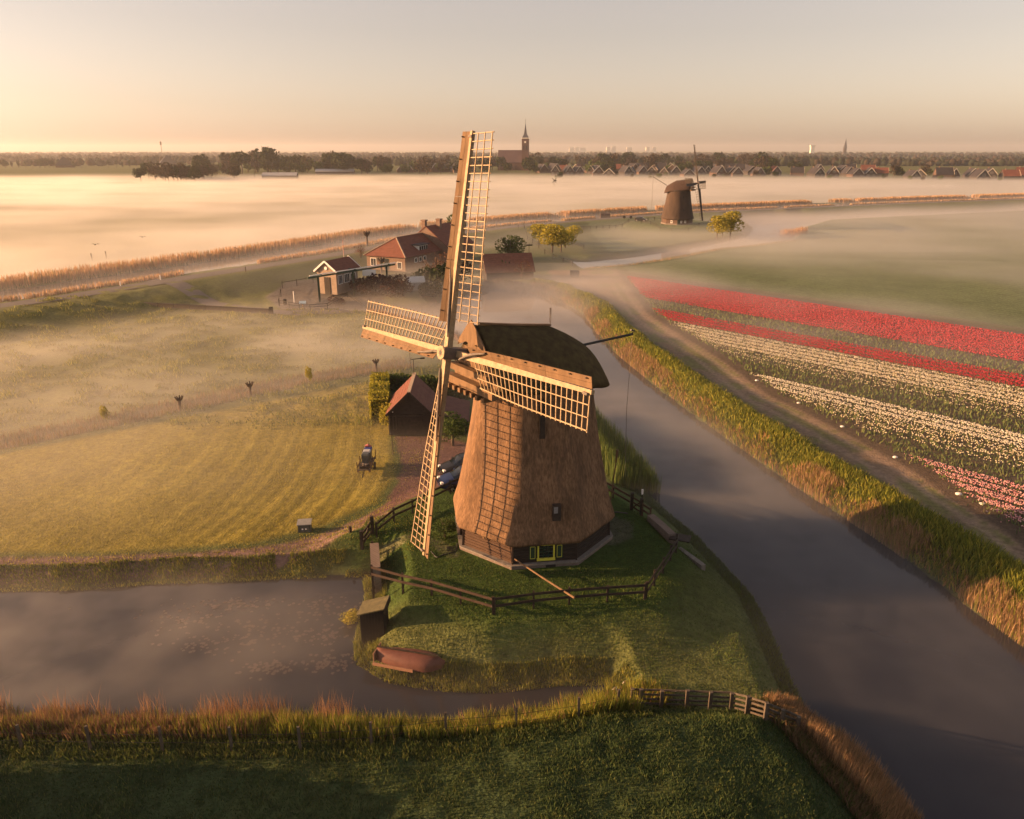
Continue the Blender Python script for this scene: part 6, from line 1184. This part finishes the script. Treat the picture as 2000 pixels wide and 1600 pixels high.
tag(vol_box('haze', -9000, 9000, -70, 9500, -1.7, 85, hm), kind='stuff')
def mist(cx, cy, rx, ry, h, dens, rz=0, nscale=.05, seed=0, z0=None, contrast=1.0, sy=1.0, steps=.2, color=(.95, .93, .92)):
    """a bank of mist: box in local coords -1..1, density falls off to nothing at its edges and top and is broken by noise"""
    m, t, v = volume_mat('mist', color, 0, .45); N = t.nodes.new; L = t.links.new
    def mth(op, a, b=None):
        n = N('ShaderNodeMath'); n.operation = op
        for k, x in enumerate((a, b)):
            if x is None: continue
            if isinstance(x, (int, float)): n.inputs[k].default_value = x
            else: L(x, n.inputs[k])
        return n.outputs[0]
    tc = N('ShaderNodeTexCoord'); sp = N('ShaderNodeSeparateXYZ'); L(tc.outputs['Object'], sp.inputs[0])
    x2 = mth('MULTIPLY', sp.outputs[0], sp.outputs[0]); y2 = mth('MULTIPLY', sp.outputs[1], sp.outputs[1])
    r = mth('MAXIMUM', mth('SUBTRACT', 1.0, mth('ADD', x2, y2)), 0.0)
    zf = mth('MAXIMUM', mth('SUBTRACT', 1.0, sp.outputs[2]), 0.0)      # local z from 0 (ground) to 1 (top)
    zf = mth('MULTIPLY', zf, zf)
    g = N('ShaderNodeNewGeometry'); mp = N('ShaderNodeMapping'); mp.inputs['Scale'].default_value = (nscale, nscale*sy, nscale*3); mp.inputs['Location'].default_value = (seed*3.1, seed*7.7, 0)
    L(g.outputs['Position'], mp.inputs['Vector']); n = N('ShaderNodeTexNoise'); n.inputs['Scale'].default_value = 1; n.inputs['Detail'].default_value = 3; n.inputs['Roughness'].default_value = .55
    L(mp.outputs[0], n.inputs['Vector'])
    nr = N('ShaderNodeMapRange'); nr.inputs['From Min'].default_value = .5-.16/contrast; nr.inputs['From Max'].default_value = .5+.16/contrast
    nr.inputs['To Min'].default_value = 0.0; nr.inputs['To Max'].default_value = 1.0; L(n.outputs['Fac'], nr.inputs['Value'])
    d = mth('MULTIPLY', mth('MULTIPLY', mth('MULTIPLY', r, zf), nr.outputs[0]), dens*2); L(d, v.inputs['Density'])
    m.cycles.volume_step_rate = steps
    V = [(x, y, z) for z in (0, 1) for y in (-1, 1) for x in (-1, 1)]
    o = link('mist_bank', mesh('mist_bank', V, [(0, 2, 3, 1), (4, 5, 7, 6), (0, 1, 5, 4), (2, 6, 7, 3), (0, 4, 6, 2), (1, 3, 7, 5)]), None, m)
    o.location = (cx, cy, .02 if z0 is None else z0); o.scale = (rx, ry, h); o.rotation_euler = (0, 0, rz); tag(o, kind='stuff'); return o
# the sea of fog over the far polder
mist(-150, 480, 760, 340, 6.0, .06, nscale=.016, seed=1, contrast=.65, steps=.2, sy=2.2)
mist(-84, 195, 200, 66, 5.5, .085, rz=.97, nscale=.025, seed=14, contrast=.5, steps=.2)
mist(-60, 170, 130, 34, 5.2, .08, rz=.97, nscale=.05, seed=24, contrast=.9)
mist(260, 700, 420, 160, 7, .006, rz=-.1, nscale=.012, seed=25, contrast=.9, steps=.2)
mist(-5, 84, 110, 92, 3.4, .035, nscale=.03, seed=26, contrast=.6)
mist(330, 480, 420, 230, 5.0, .055, rz=.1, nscale=.008, seed=5, contrast=.45, steps=.2)
# the mist on the meadow and lawn, the basin, the far mill, the canal bend, the tulips, the pond
mist(-55, 92, 60, 32, 3.2, .16, rz=.40, nscale=.04, seed=2, contrast=.7)
mist(-14, 100, 24, 17, 3.8, .17, rz=.2, nscale=.07, seed=3, contrast=.7)
mist(-42, 62, 42, 26, 2.8, .16, rz=.25, nscale=.05, seed=9, contrast=.5)
mist(4, 142, 38, 28, 6.0, .11, nscale=.05, seed=4, contrast=.7)
mist(60, 205, 80, 42, 4.8, .045, nscale=.03, seed=6, contrast=.6)
mist(45, 112, 44, 30, 3.2, .17, rz=-.8, nscale=.04, seed=7, contrast=.7)
mist(105, 160, 80, 48, 3.4, .075, rz=-.7, nscale=.03, seed=31, contrast=.6)
mist(130, 240, 150, 80, 4.2, .06, nscale=.02, seed=8, contrast=.6)
mist(-22, 35, 18, 8.5, 1.5, .11, nscale=.2, seed=10, contrast=1.0)
mist(16, 60, 12, 30, 1.6, .10, rz=.42, nscale=.13, seed=11, contrast=.9)
mist(20, 34, 13, 15, 1.3, .045, rz=.4, nscale=.16, seed=12, contrast=1.0)
